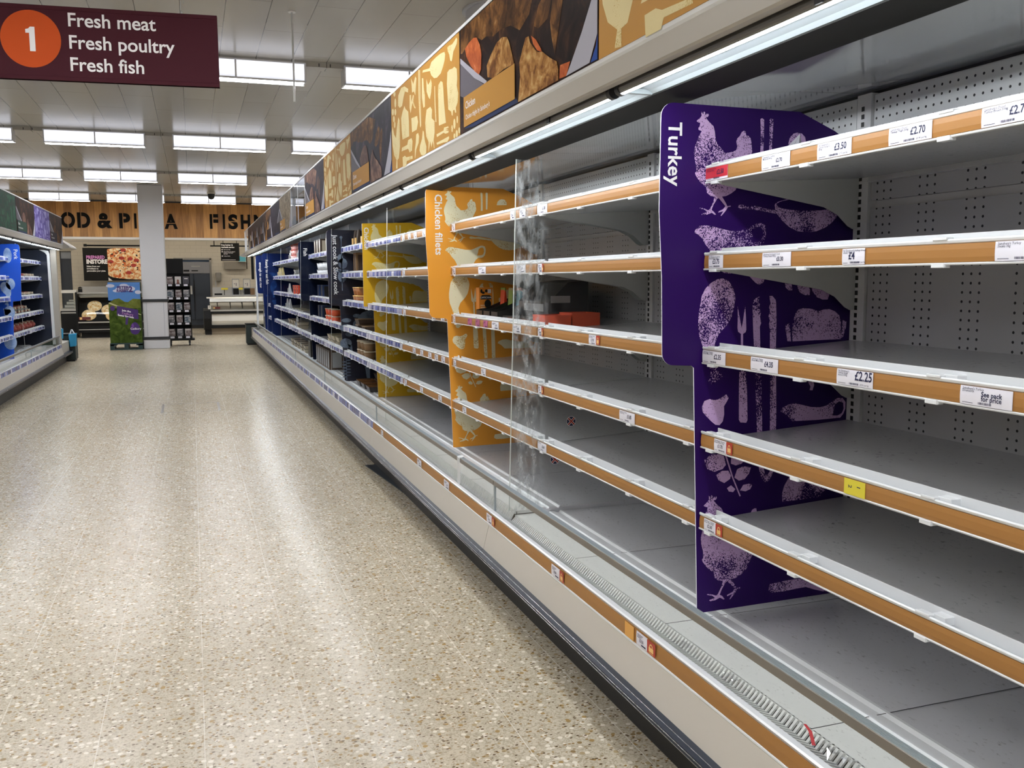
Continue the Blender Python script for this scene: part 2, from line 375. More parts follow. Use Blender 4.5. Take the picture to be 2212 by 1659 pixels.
# ------------------------------------------------------------------ refrigerated multi-deck cases
M['gedge'] = P('polished_glass_edge', (.62, .66, .64), .2)
M['liner'] = P('dark_liner', (.10, .11, .13), .35); M['perfd'] = mk_perf('dark_punched_panel', -.0205, True, .004, (.11, .12, .145))
mark = set(C.objects)
TOPS = [1.673, 1.447, 1.197, .968, .742]
def make_case(dz=0.0, blue=False):
    r = empty('refrigerated_display_case'); Ln = 2.5
    MB().box((1.20, 0, FL), (1.86, Ln, .42)).box((1.80, 0, FL), (1.86, Ln, 2.0)).build('base_cabinet', M['dark'], r)
    MB().box((1.142, 0, FL), (1.20, Ln, .262)).build('kick_plate', M['black'], r)
    MB().box((1.10, 0, .258), (1.27, Ln, .30)).build('underside', M['black'], r)
    b = MB().prism([(1.056, .309), (1.040, .305), (1.032, .297), (1.030, .287), (1.034, .279), (1.045, .272), (1.10, .262), (1.10, .309)], .001, Ln-.001, 'y', 0, False)
    for x, z in ((1.0405, .3045), (1.0308, .2935), (1.0305, .285)): b.cyl((x, .001, z), (x, Ln-.001, z), .0010, 6, 1)
    b.build('bumper', [M['bump'], M['chrome']], r)
    MB().prism([(1.0795, .404), (1.056, .308), (1.10, .308), (1.10, .404)], .002, Ln-.002, 'y').build('front_panel', M['beige'], r)
    rail = MB().prism([(1.083, .459), (1.0875, .462), (1.105, .460), (1.105, .405), (1.0795, .405), (1.0795, .410), (1.084, .412), (1.0865, .452)], .002, Ln-.002, 'y').build('price_rail', M['plast'], r)
    MB().prism([(1.0825, .452), (1.0807, .432), (1.0805, .412), (1.0835, .412), (1.0855, .452)], .004, Ln-.004, 'y').build('ticket_insert', M['blues'] if blue else M['brown'], rail)
    g = MB().box((1.19, .001, .440+dz), (1.292, Ln-.001, .453+dz))
    for sy_ in (.62, 1.25, 1.88): g.box((1.19, sy_-.0012, .4531+dz), (1.29, sy_+.0012, .4534+dz), 1)
    n = int(Ln/.01465)
    for i in range(n):
        y = .004+i*.01465
        g.prism([(1.108, .4425), (1.172, .4175), (1.1905, .453+dz), (1.1935, .453+dz), (1.1935, .449+dz), (1.1745, .413), (1.108, .4385)], y, y+.0072, 'y', 0)
    g.box((1.108, 0, .4385), (1.122, Ln, .4395)); g.box((1.108, .001, .385), (1.20, Ln-.001, .39), 1); g.box((1.196, .001, .39), (1.20, Ln-.001, .449+dz), 1)
    g.build('air_grille', [M['grillew'], M['dark']], r)
    d = MB().prism([(1.292, .43), (1.292, .455), (1.322, .455), (1.326, .449), (1.336, .449), (1.340, .455), (1.360, .455), (1.364, .448), (1.380, .448), (1.386, .456), (1.394, .456), (1.398, .4525), (1.776, .4535), (1.776, .43)], .002, Ln-.002, 'y')
    d = MB().add([(a, b_, c+dz) for a, b_, c in d.v], d.f)
    for sy_ in (.62, 1.25, 1.88): d.box((1.293, sy_-.0012, .455+dz), (1.775, sy_+.0012, .4552+dz), 1)
    d.build('deck', [M['deckw'], M['dark']], r); MB().prism([(1.2925, .4556+dz), (1.322, .4556+dz), (1.326, .4496+dz), (1.336, .4496+dz), (1.340, .4556+dz), (1.360, .4556+dz), (1.364, .4486+dz), (1.380, .4486+dz), (1.386, .4566+dz), (1.394, .4566+dz), (1.394, .44+dz), (1.2925, .44+dz)], .003, Ln-.003, 'y').build('deck_edge', M['plast'], r)
    for k in (0, 1):
        y0, y1 = 1.25*k, 1.25*k+1.25; yu = y1-.055
        q = MB().box((1.794, y0+.001, .44), (1.7995, y1-.001, 1.88), 0); q.box((1.776, y0+.012, 1.665), (1.80, yu-.004, 1.873), 1)
        q.prism([(1.76, 1.640), (1.776, 1.665), (1.80, 1.665), (1.80, 1.640)], y0+.008, yu-.002, 'y', 0)
        q.box((1.776, y0+.012, 1.590), (1.80, yu-.004, 1.641), 2); q.box((1.776, y0+.012, .44), (1.80, yu-.004, 1.569), 2)
        q.build('back_panel', [M['liner'], M['perfd'], M['perfd']] if blue else [M['white'], M['perf_lit'], M['perf']], r)
        u = MB().box((1.768, yu, .44), (1.80, y1, 1.88))
        for i in range(66):
            z = .47+i*.0210; u.box((1.7672, yu+.026, z), (1.769, yu+.037, z+.0125), 1)
        u.build('upright', [M['white'], M['black']], r)
    cn = MB()
    cn.prism([(.985, 1.908), (.985, 1.858), (.992, 1.854), (1.016, 1.856), (1.018, 1.872), (1.052, 1.872), (1.058, 1.852), (1.0585, 1.90), (1.0, 1.92)], 0, Ln, 'y', 0)     # painted nose
    cn.prism([(.981, 1.922), (.981, 1.912), (.985, 1.906), (1.06, 1.906), (1.06, 1.922)], 0, Ln, 'y', 1)
    cn.prism([(1.058, 1.852), (1.075, 1.860), (1.098, 1.860), (1.118, 1.855), (1.130, 1.848), (1.132, 1.90), (1.058, 1.90)], 0, Ln, 'y', 2)
    cn.prism([(1.130, 1.844), (1.245, 1.839), (1.250, 1.862), (1.250, 1.90), (1.130, 1.90)], 0, Ln, 'y', 3)
    cn.prism([(1.250, 1.864), (1.776, 1.889), (1.80, 1.889), (1.80, 2.0), (1.250, 2.0)], 0, Ln, 'y', 4)
    cn.box((1.06, 0, 1.922), (1.30, Ln, 2.0), 0)
    for y in (.001, 1.249): cn.add([(1.252, y, 1.8635), (1.252, y+.002, 1.8635), (1.775, y+.002, 1.888), (1.775, y, 1.888)], [(0, 1, 2, 3)], 5)
    for y in (.02, 1.245): cn.box((1.062, y, 1.846), (1.128, y+.012, 1.858), 2)
    cn.build('canopy', [M['cream'], M['plast'], M['reflw'], M['blackband'], M['intop'], M['dark']], r)
    for k in (0, 1):
        ya, yb = .045+1.25*k, 1.225+1.25*k; xc, zc_, R = 1.037, 1.852, .0145
        t = MB(); nn = 18
        ring = [(xc+R*math.cos(a), zc_+R*math.sin(a)) for a in [math.pi*2*i/nn for i in range(nn)]]
        for i in range(nn):
            a, b_ = ring[i], ring[(i+1) % nn]; am = math.pi*2*(i+.5)/nn
            lit = 1 if math.radians(240) < am < math.radians(357) else 0
            t.add([(a[0], ya, a[1]), (a[0], yb, a[1]), (b_[0], yb, b_[1]), (b_[0], ya, b_[1])], [(0, 1, 2, 3)], lit, False)
        o = t.build('light_tube', [M['tubeback'], M['tube']], r)
        for yy in (ya-.02, yb): MB().cyl((xc, yy, zc_), (xc, yy+.02, zc_), .017, 12).build('tube_socket', M['dark'], o)
        ym = (ya+yb)/2-.2; MB().prism([(xc-.019, zc_-.012), (xc-.0148, zc_-.012), (xc-.0148, zc_+.0148), (xc+.004, zc_+.0148), (xc+.004, zc_+.0195), (xc-.019, zc_+.0195)], ym, ym+.02, 'y').build('tube_clip', M['dark'], o)
    gl = MB().box((1.1065, .003, .455), (1.1095, Ln-.003, .572)).build('front_glass', M['glass'], r)
    cap = MB().prism([(1.0995, .566), (1.0995, .585), (1.101, .587), (1.1205, .587), (1.1215, .585), (1.1215, .576), (1.112, .566)], .001, Ln-.001, 'y', 1)
    for i in range(5): cap.box((1.1015+i*.004, .001, .587), (1.1035+i*.004, Ln-.001, .5882), 0)
    cap.box((1.1005, .001, .5865), (1.1210, Ln-.001, .5873), 0)
    cap.build('glass_cap', [M['alu'], M['aluf']], gl)
    j = MB().box((1.1045, .0005, .458), (1.1115, .012, .568)).build('glass_joint', M['alu'], gl)
    sg = MB().prism([(1.168, .455), (1.205, 1.842), (1.775, 1.86), (1.775, .455)], .0004, .007, 'y').build('side_glass', M['glass' if blue else 'glassf'], r); MB().prism([(1.1665, .455), (1.2035, 1.842), (1.2055, 1.842), (1.1685, .455)], .0002, .0072, 'y').build('glass_edge', M['gedge'], sg)
    for k in (0, 1):
        for i, zt in enumerate(TOPS):
            s = MB().prism([(1.300, zt-.024), (1.776, zt+.006), (1.776, zt-.018), (1.306, zt-.044)], .004, 1.246, 'y').build('shelf', M['shelf'], r, (0, 1.25*k, 0))
            tr = MB().prism([(1.2895, zt-.006), (1.288, zt-.001), (1.291, zt+.0015), (1.296, zt), (1.298, zt-.024), (1.302, zt-.026), (1.302, zt-.044), (1.288, zt-.046), (1.2865, zt-.042), (1.2925, zt-.040), (1.2935, zt-.009)], .003, 1.247, 'y')
            for yc in (.07, .43, .83, 1.20):
                tr.box((1.2835, yc-.015, zt-.0505), (1.300, yc+.015, zt-.0415)); tr.box((1.2865, yc-.017, zt-.001), (1.303, yc+.017, zt+.0045))
                if i > 1: tr.box((1.300, yc-.045, zt-.010), (1.323, yc-.012, zt+.006))
            tr.build('ticket_rail', M['plast'], s, bevel=.0012)
            MB().prism([(1.2890, zt-.008), (1.2875, zt-.018), (1.2872, zt-.032), (1.2885, zt-.0405), (1.2925, zt-.0405), (1.2932, zt-.008)], .006, 1.244, 'y').build('ticket_insert', M['blues'] if blue else M['brown'], s)
            MB().box((1.3215, .006, zt-.030), (1.3240, 1.215, zt+.012)).build('front_riser', M['plast'], s)
            br = [(1.308, zt-.040), (1.33, zt-.048), (1.55, zt-.083), (1.655, zt-.100), (1.70, zt-.120), (1.735, zt-.150), (1.752, zt-.158), (1.766, zt-.156), (1.770, zt-.09), (1.774, zt-.014)]
            for y in (.030, 1.232): MB().prism(br, y, y+.003, 'y').build('bracket', M['bracket'], s)
    return r
caseA = make_case(-.016); caseB = make_case(); caseC = make_case(0, True)
J0 = .905
def place(src, y, first, label):
    o = src if first else dup(src)
    o.location = (0, y, 0); o.rotation_euler = (0, 0, 0); return tag(o, label, 'fridge', 'refrigerated display cases on the right')
place(caseA, J0, True, 'empty white refrigerated case section behind the purple divider, nearest the viewpoint')
place(caseB, J0+2.5, True, 'nearly empty refrigerated case section behind the orange divider')
place(caseB, J0-2.5, False, 'refrigerated case section just outside the picture beside the viewpoint')
place(caseC, J0+5, True, 'refrigerated case section holding the yellow divider on the right')
place(caseC, J0+7.5, False, 'stocked refrigerated case section between the slate and plain navy dividers')
place(caseC, J0+10, False, 'stocked refrigerated case section around the navy fish dividers')
place(caseC, J0+12.5, False, 'stocked refrigerated case section just short of the far royal blue dividers')
last = place(caseC, J0+15, False, 'last refrigerated case section at the far end of the right-hand run')
LX = -.78; YL = 14.95
lefts = ['end section of the left-hand refrigerated case run, with meat on lit shelves', 'left-hand refrigerated case section beside the blue divider', 'left-hand refrigerated case section outside the picture, third from its far end', 'left-hand refrigerated case section outside the picture, fourth from its far end']
leftcases = []
for i in range(4):
    o = dup(caseC); o.location = (LX, YL-2.5*i, 0); o.rotation_euler = (0, 0, math.pi)
    leftcases.append(tag(o, lefts[i], 'fridge', 'refrigerated display cases on the left'))
# end frames: white framed glass at the far ends
def end_frame(par, ly):
    e = MB()
    e.prism([(1.155, .46), (1.165, 1.78), (1.18, 1.825), (1.25, 1.842), (1.30, 1.842), (1.225, 1.80), (1.20, 1.765), (1.19, .46)], ly-.02, ly+.02, 'y')
    o = e.build('end_frame', M['plast'], par, bevel=.004)
    MB().box((1.19, ly-.004, .46), (1.78, ly+.004, 1.84)).build('end_glass', M['glass'], par)
    MB().box((1.28, ly+.004, FL), (1.86, ly+.02, 2.0)).box((1.06, ly+.004, .27), (1.30, ly+.02, .45)).build('end_panel', M['cream'], par)
end_frame(last, 2.5-.03)
nose = [(.895, 1.865), (.90, 1.845), (.97, 1.828), (1.06, 1.845), (1.25, 1.85), (1.25, 1.918), (.98, 1.918)]
MB().prism(nose, 2.5, 2.62, 'y').build('canopy_end_cap', M['cream'], last, bevel=.01)
MB().box((1.06, 2.5, .27), (1.30, 2.75, .47)).build('end_bumper', M['aluf'], last, bevel=.01)
# left end: framed dark glass, then a lower end unit under a rounded canopy cap
lc = leftcases[0]
M['dglass'] = P('dark_end_glass', (.025, .03, .045), .12)
e = MB().prism([(1.150, .46), (1.165, 1.78), (1.18, 1.825), (1.25, 1.842), (1.30, 1.842), (1.225, 1.80), (1.20, 1.765), (1.19, .46)], .006, .03, 'y')
e.build('end_frame', M['plast'], lc, bevel=.004)
MB().box((1.19, .008, .46), (1.80, .02, 1.84)).build('end_glass', M['dglass'], lc)
tag(MB().box((1.085, -.10, .45), (1.16, -.005, 1.86)).build('end_post', M['cream'], lc), 'beige end post beside the white frame')
MB().box((1.16, -.09, .45), (1.80, -.05, 1.86)).build('dark_side', M['dglass'], lc)
MB().box((1.10, -1.05, .27), (1.75, -.11, .455)).build('end_unit', M['cream'], lc, bevel=.01)
MB().box((1.05, -1.05, .255), (1.75, -.03, .30)).build('end_bumper', M['bump'], lc, bevel=.008)
MB().box((1.15, -1.02, FL), (1.72, -.04, .255)).build('end_base', M['black'], lc)
MB().prism([(.985, 1.858), (.90, 1.875), (.905, 1.90), (.985, 1.96), (1.10, 2.03), (1.75, 2.03), (1.75, 1.858)], -.95, -.02, 'y').build('canopy_end_cap', M['cream'], lc, bevel=.03)
PRINT={'hen':[(11,1333),(21,1342),(26,1347),(24,1357),(27,1357),(30,1350),(32,1358),(36,1357),(36,1348),(40,1353),(46,1353),(47,1349),(44,1345),(38,1344),(47,1334),(62,1322),(66,1310),(69,1291),(74,1277),(82,1271),(91,1262),(97,1256),(109,1256),(122,1259),(132,1263),(136,1273),(132,1285),(135,1294),(143,1301),(148,1311),(155,1315),(160,1314),(162,1303),(170,1302),(176,1296),(179,1285),(180,1275),(182,1262),(179,1254),(163,1224),(150,1191),(136,1164),(133,1159),(120,1150),(105,1143),(92,1141),(103,1126),(109,1116),(119,1118),(119,1115),(111,1114),(105,1105),(91,1090),(89,1091),(97,1103),(82,1099),(82,1102),(96,1108),(103,1116),(82,1137),(77,1135),(66,1118),(61,1105),(68,1101),(75,1093),(72,1092),(62,1098),(48,1093),(31,1092),(32,1095),(48,1099),(41,1105),(25,1109),(26,1111),(37,1109),(51,1104),(56,1108),(66,1127),(69,1140),(57,1142),(46,1150),(42,1170),(42,1165),(36,1169),(26,1176),(18,1185),(11,1194),(9,1200),(13,1204),(12,1220),(7,1237),(5,1254),(8,1269),(14,1283),(19,1295),(27,1308),(23,1309),(17,1311),(17,1316),(21,1321),(22,1329),(15,1330)],'hen2':[(54,303),(65,313),(71,319),(69,330),(72,330),(76,322),(78,332),(82,330),(82,320),(87,326),(94,326),(95,321),(92,317),(85,316),(95,304),(112,290),(117,277),(120,255),(126,239),(135,232),(145,222),(152,215),(166,215),(181,219),(192,223),(196,235),(192,248),(195,259),(204,267),(210,278),(218,282),(224,281),(226,269),(235,268),(242,261),(246,248),(247,237),(249,222),(246,213),(227,179),(212,141),(196,110),(193,105),(178,94),(161,86),(146,84),(159,67),(166,56),(177,58),(177,54),(168,53),(161,43),(145,26),(143,27),(152,41),(135,36),(135,40),(151,46),(159,56),(135,80),(129,77),(117,58),(111,43),(119,39),(127,29),(124,28),(112,35),(96,29),(77,28),(78,32),(96,36),(88,43),(70,48),(71,50),(84,48),(100,42),(105,46),(117,68),(120,83),(106,85),(94,94),(89,117),(89,111),(82,116),(71,124),(62,134),(54,145),(52,151),(56,156),(55,174),(49,194),(47,213),(51,230),(57,246),(63,260),(72,274),(68,276),(61,278),(61,284),(65,289),(67,298),(59,300)],'st1':[(205,1347),(208,1350),(213,1350),(217,1346),(217,1308),(217,1255),(207,1255),(208,1304)],'st2':[(234,1347),(238,1351),(244,1350),(246,1346),(245,1306),(243,1263),(235,1263),(235,1305)],'ladle':[(295,1286),(300,1304),(312,1315),(324,1318),(338,1316),(349,1307),(354,1288)],'panh':[(142,1113),(145,1120),(155,1121),(173,1117),(194,1119),(216,1115),(242,1110),(257,1109),(267,1104),(265,1100),(253,1100),(237,1103),(211,1106),(189,1109),(163,1109),(149,1108)],'panrim':[(472,1126),(470,1120),(462,1116),(449,1111),(432,1107),(411,1104),(388,1102),(364,1101),(340,1101),(317,1102),(297,1105),(280,1108),(267,1112),(259,1116),(257,1121),(259,1126),(267,1131),(279,1135),(296,1139),(316,1142),(338,1144),(362,1146),(386,1146),(409,1144),(430,1142),(448,1139),(461,1135),(469,1131),(472,1126),(465,1128),(463,1131),(455,1135),(442,1138),(426,1140),(406,1142),(385,1142),(362,1142),(340,1141),(319,1140),(300,1137),(284,1134),(273,1131),(265,1127),(263,1123),(266,1120),(273,1116),(285,1113),(301,1111),(320,1110),(341,1109),(364,1109),(386,1110),(408,1111),(427,1114),(443,1117),(455,1120),(463,1124),(465,1128)],'panbowl':[(259,1111),(259,1117),(265,1112),(276,1108),(293,1105),(314,1102),(338,1101),(364,1101),(390,1102),(414,1104),(436,1107),(453,1112),(465,1116),(470,1121),(472,1108),(463,1094),(446,1078),(425,1064),(394,1053),(364,1050),(333,1053),(306,1064),(284,1080),(265,1099)],'boat':[(11,1049),(16,1056),(26,1063),(43,1065),(66,1062),(94,1056),(120,1051),(149,1051),(167,1057),(188,1066),(204,1073),(217,1073),(228,1068),(232,1054),(231,1036),(226,1022),(216,1012),(202,1009),(201,1022),(210,1023),(218,1028),(223,1043),(221,1056),(214,1064),(201,1061),(192,1053),(189,1036),(184,1021),(201,1022),(201,1009),(190,1009),(177,999),(141,944),(123,937),(105,939),(89,945),(60,998),(44,1015),(34,1030),(21,1041),(12,1044)],'drum':[(40,748),(31,770),(27,800),(27,822),(31,849),(36,878),(47,898),(64,913),(82,922),(100,925),(118,917),(129,904),(138,883),(140,870),(136,843),(129,820),(116,800),(98,782),(88,771),(83,758),(78,745),(83,719),(85,687),(90,675),(101,668),(105,659),(101,652),(91,652),(86,646),(78,639),(69,640),(62,647),(62,656),(67,660),(64,688),(49,720)],'drop':[(174,938),(191,951),(218,951),(232,934),(233,926),(227,912),(214,907),(203,912),(189,924)],'lf1':[(297,913),(309,916),(319,909),(323,891),(310,891),(300,899)],'lfs':[(271,920),(330,923),(335,920),(273,916)],'lf2':[(338,917),(346,921),(366,921),(376,907),(381,890),(380,877),(365,877),(348,884),(339,898)],'lf3':[(384,918),(410,923),(436,911),(444,892),(446,876),(441,864),(424,864),(404,871),(389,888),(384,904)],'lf4':[(471,900),(479,899),(494,887),(495,875),(483,881)],'fork':[(148,849),(152,833),(158,806),(162,790),(166,810),(169,833),(172,850),(175,819),(177,785),(175,778),(167,774),(169,705),(162,705),(160,774),(151,780),(149,790),(149,820)],'forkh':[(158,671),(163,674),(179,671),(179,655),(184,617),(188,535),(184,527),(165,529),(160,537),(158,619)],'tl':[(217,875),(214,864),(219,853),(217,844),(222,830),(220,818),(224,802),(220,793),(223,742),(228,665),(233,568),(236,517),(237,474),(221,475),(218,518),(213,593),(209,665),(202,743),(198,796),(195,851),(199,865),(207,872)],'tr':[(248,877),(258,876),(270,864),(273,817),(274,741),(277,656),(281,554),(282,471),(262,472),(258,658),(254,740),(253,781),(249,797),(252,809),(247,820),(251,832),(248,847),(253,855),(250,866)],'tloop':[(227,404),(233,380),(241,363),(250,354),(261,357),(270,368),(277,385),(266,387),(259,375),(250,376),(246,389),(243,399)],'roast':[(328,749),(325,782),(328,807),(335,826),(344,837),(360,841),(386,839),(403,834),(414,832),(428,836),(448,837),(468,830),(483,818),(489,799),(490,751)],'wl':[(304,796),(316,799),(320,777),(323,749),(311,750),(303,787)],'wr':[(495,805),(508,801),(507,784),(498,756),(489,752),(493,778)],'rl':[(384,632),(402,633),(405,623),(400,608),(390,609),(393,619)],'garlic':[(43,578),(50,594),(66,599),(84,595),(100,599),(113,607),(119,609),(126,599),(121,590),(112,577),(113,554),(109,535),(99,525),(86,527),(73,537),(59,550),(46,564)],'boat2':[(295,553),(301,563),(323,572),(345,573),(370,567),(399,560),(427,558),(450,562),(470,573),(487,582),(504,581),(515,569),(515,549),(509,535),(498,524),(487,524),(486,531),(489,531),(503,537),(509,549),(507,567),(493,572),(478,563),(472,532),(486,531),(486,524),(423,522),(335,523),(318,540),(304,549)],'sp0':[(53,431),(74,445),(98,445),(115,438),(122,413),(112,402),(86,396),(64,405)],'sp1':[(138,434),(159,442),(181,420),(171,412),(153,409),(138,415)],'sp2':[(150,375),(158,398),(178,405),(203,400),(197,383),(183,368),(165,365)],'sp3':[(91,386),(110,397),(130,396),(139,381),(136,372),(118,362),(100,371)],'sp4':[(127,347),(140,354),(154,342),(147,334),(133,337)],'sp5':[(169,337),(179,352),(197,354),(209,350),(202,338),(187,333)],'sp6':[(118,440),(124,438),(146,377),(172,321),(168,320),(143,374)],'pot':[(310,292),(308,316),(314,338),(332,366),(363,386),(416,383),(456,347),(461,320),(435,296)],'spat':[(271,42),(276,55),(329,59),(375,60),(406,46),(438,33),(474,11),(458,12),(426,22),(399,32),(368,31),(323,28),(285,29),(273,35)]}
UTENSILS=[[(1080,358),(1108,359),(1148,353),(1182,358),(1209,364),(1222,355),(1214,340),(1194,332),(1167,323),(1146,296),(1139,292),(1119,300),(1106,326),(1086,341)],[(800,344),(825,358),(904,360),(979,358),(1037,351),(1046,339),(1038,319),(1012,299),(975,281),(914,277),(868,284),(822,305),(799,327),(667,348),(676,356),(792,340)],[(1075,264),(1103,269),(1144,264),(1178,264),(1211,250),(1216,214),(1208,188),(1226,157),(1219,126),(1191,110),(1197,91),(1180,93),(1171,106),(1151,106),(1146,88),(1130,92),(1124,107),(1082,122),(1077,162),(1066,223)],[(927,227),(935,244),(973,252),(1002,242),(1011,219),(1020,158),(1045,77),(934,83),(930,155)],[(31,218),(61,176),(104,152),(130,202),(167,242),(191,224),(192,170),(193,103),(160,48),(127,43),(128,2),(91,6),(105,46),(52,76),(22,126),(6,198)],[(161,297),(176,343),(241,366),(312,359),(390,333),(383,318),(321,334),(288,314),(255,280),(202,280)],[(451,368),(495,334),(534,359),(555,347),(539,305),(528,278),(502,300),(465,302),(461,332)],[(417,299),(445,296),(448,263),(483,289),(501,283),(490,256),(533,221),(506,226),(471,255),(429,216),(412,244)],[(590,377),(602,374),(609,271),(622,123),(608,129),(590,254)],[(611,372),(625,367),(627,268),(631,129),(622,131)],[(657,327),(682,321),(688,281),(706,245),(703,198),(674,199),(651,247)],[(229,227),(263,252),(305,271),(324,255),(382,232),(392,184),(393,119),(252,124),(235,173)],[(443,192),(558,184),(574,155),(545,126),(452,128)],[(737,307),(763,278),(796,283),(813,293),(828,269),(815,237),(792,214),(768,226),(737,255)],[(870,251),(880,251),(885,174),(895,104),(880,106),(870,177)],[(714,153),(732,181),(798,182),(826,165),(820,131),(866,112),(864,67),(846,38),(860,3),(849,5),(830,36),(805,13),(790,42),(754,-1),(757,43),(717,72),(704,130)],[(894,54),(1007,53),(1015,63),(1079,58),(1086,52),(1036,54),(1086,46),(1036,48),(1086,40),(1078,33),(1035,36),(1007,44),(901,42)],[(892,20),(1006,19),(1085,19),(1091,11),(1062,0),(1005,6),(900,11)],[(226,72),(238,88),(351,86),(372,105),(440,104),(458,88),(445,48),(397,45),(369,66)],[(499,7),(502,44),(523,71),(534,107),(571,108),(588,91),(577,64),(530,41),(508,6)],[(603,48),(640,71),(659,105),(676,98),(691,60),(719,28),(713,1),(669,-4),(618,7),(592,28)],[(245,42),(297,43),(326,32),(453,23),(456,10),(335,14),(323,-7),(251,-7)],[(1148,39),(1145,31),(1138,27),(1129,29),(1123,35),(1121,43),(1124,51),(1131,54),(1139,53),(1146,47)],[(1185,51),(1181,40),(1173,34),(1163,36),(1155,44),(1153,56),(1156,67),(1165,73),(1175,71),(1182,63)],[(1220,61),(1217,53),(1212,49),(1205,50),(1200,56),(1199,65),(1201,73),(1207,77),(1213,76),(1218,70)],[(1216,9),(1213,1),(1205,-3),(1195,-1),(1187,5),(1185,14),(1188,22),(1196,26),(1206,24),(1214,18)],[(1249,16),(1246,10),(1240,7),(1232,8),(1225,13),(1223,20),(1226,27),(1233,30),(1241,29),(1247,24)],[(1180,5),(1177,0),(1171,-3),(1162,-2),(1156,3),(1153,9),(1156,15),(1163,18),(1171,17),(1178,12)],[(112,362),(106,355),(93,353),(76,356),(64,363),(59,371),(65,378),(79,380),(95,377),(108,370)],[(125,316),(120,304),(108,298),(95,300),(85,310),(82,324),(87,336),(99,342),(112,340),(122,330)],[(69,283),(63,274),(49,270),(32,273),(20,281),(15,292),(21,301),(35,304),(52,301),(65,293)],[(122,274),(117,265),(105,261),(92,263),(81,271),(78,281),(83,290),(94,294),(108,292),(118,284)],[(86,246),(81,237),(69,234),(55,236),(45,243),(41,253),(46,261),(58,265),(72,263),(82,255)],[(99,216),(94,208),(85,204),(74,205),(66,212),(63,222),(68,230),(77,235),(88,233),(96,226)]]
FOOD={'carrot':[(77,295),(128,305),(186,308),(223,300),(259,269),(278,233),(271,182),(247,170),(201,189),(145,222),(96,263)],'ch1':[(345,141),(337,181),(390,208),(448,230),(504,234),(551,223),(573,201),(595,167),(617,127),(518,131),(405,126)],'ch2':[(655,3),(674,75),(667,118),(696,151),(724,179),(751,177),(764,156),(803,127),(829,114),(866,106),(921,78),(974,56),(985,33),(986,3),(921,-1),(763,0)],'red':[(771,174),(810,154),(854,117),(860,107),(822,120),(790,145)],'up':[(19,381),(377,388),(628,395),(830,328),(778,277),(751,240),(668,215),(581,251),(473,263),(408,260),(331,278),(278,278),(242,294),(118,307),(36,287),(16,292)],'ol':[(804,213),(829,245),(921,280),(950,261),(903,189),(829,180),(790,196)],'tall':[(921,174),(939,233),(1007,254),(1024,229),(979,128),(957,77),(933,129)],'pl':[(15,275),(115,229),(229,178),(336,130),(318,123),(191,169),(14,256)],'plg':[(14,256),(191,169),(301,126),(51,127),(9,140)],'wr':[(1209,158),(1241,205),(1251,146),(1262,65),(1196,4),(1041,3),(1074,29),(1146,92)],'bl':[(1262,65),(1267,2),(1201,3),(1234,38)],'on':[(997,41),(1068,36),(1041,3),(991,6)],'cap':[(56,123),(609,126),(626,25),(72,16)],'nav':[(72,16),(626,25),(655,3),(185,-6),(67,12)]}
# ------------------------------------------------------------------ printed posters along the header
def face_w(x, y0, z0): return lambda u, v: (x, y0-u, z0+v)          # faces the aisle from the right-hand run
def face_e(x, y0, z0): return lambda u, v: (x, y0+u, z0+v)          # faces the aisle from the left-hand run
def face_s(x0, y, z0): return lambda u, v: (x0+u, y, z0+v)          # faces the viewpoint
mm = lambda pts: [(a/1000, b/1000) for a, b in pts]
M['pocre'] = printed('cream_print', (.80, .69, .38), (.60, .42, .14), .74, 240)
M['porange'] = P('poster_orange', (.50, .255, .048), .6, 0, .15)
M['pgreen'] = P('poster_green', (.012, .05, .032), .6, 0, .15); M['pgreen2'] = printed('green_print', (.05, .14, .09), (.02, .07, .05), .6, 200)
M['ppurp'] = P('poster_purple', (.10, .07, .30), .6, 0, .15); M['ppurp2'] = printed('lilac_print', (.38, .36, .66), (.2, .17, .45), .6, 200)
gold = [(.28, (.03, .01, .005)), (.42, (.19, .075, .018)), (.54, (.42, .21, .06)), (.66, (.62, .42, .18)), (.78, (.80, .65, .42))]
drk = [(.3, (.006, .003, .003)), (.5, (.018, .008, .006)), (.62, (.055, .022, .01)), (.75, (.20, .09, .03))]
M['f_gold'] = food('roast_chicken', gold, 16, .3, 1); M['f_dark'] = food('dark_sauce', drk, 9, .25, 2)
M['f_brown'] = food('brown_meat', [(.3, (.012, .006, .004)), (.48, (.085, .036, .010)), (.62, (.22, .10, .028)), (.76, (.48, .28, .12))], 13, .3, 3)
M['f_carrot'] = food('carrot', [(.3, (.30, .06, .02)), (.6, (.55, .14, .04)), (.8, (.75, .35, .2))], 22, .3, 4)
M['f_mauve'] = food('mauve_meat', [(.3, (.03, .016, .018)), (.5, (.12, .062, .05)), (.68, (.34, .20, .14)), (.8, (.55, .38, .28))], 9, .35, 5)
M['f_noodle'] = food('noodles', [(.3, (.06, .045, .03)), (.5, (.28, .22, .15)), (.65, (.5, .42, .3))], 20, .35, 6)
M['f_night'] = food('night_plate', [(.3, (.006, .005, .008)), (.55, (.02, .016, .03)), (.75, (.10, .075, .09))], 8, .35, 7)
M['f_onion'] = P('onion', (.22, .035, .03), .3); M['plate'] = P('plate_white', (.42, .42, .50), .6, 0, .15); M['plateg'] = P('plate_grey', (.13, .12, .145), .6, 0, .15)
M['cloth'] = P('blue_cloth', (.006, .055, .30), .6, 0, .15); M['navyc'] = P('navy_cloth', (.015, .03, .10), .6, 0, .15)
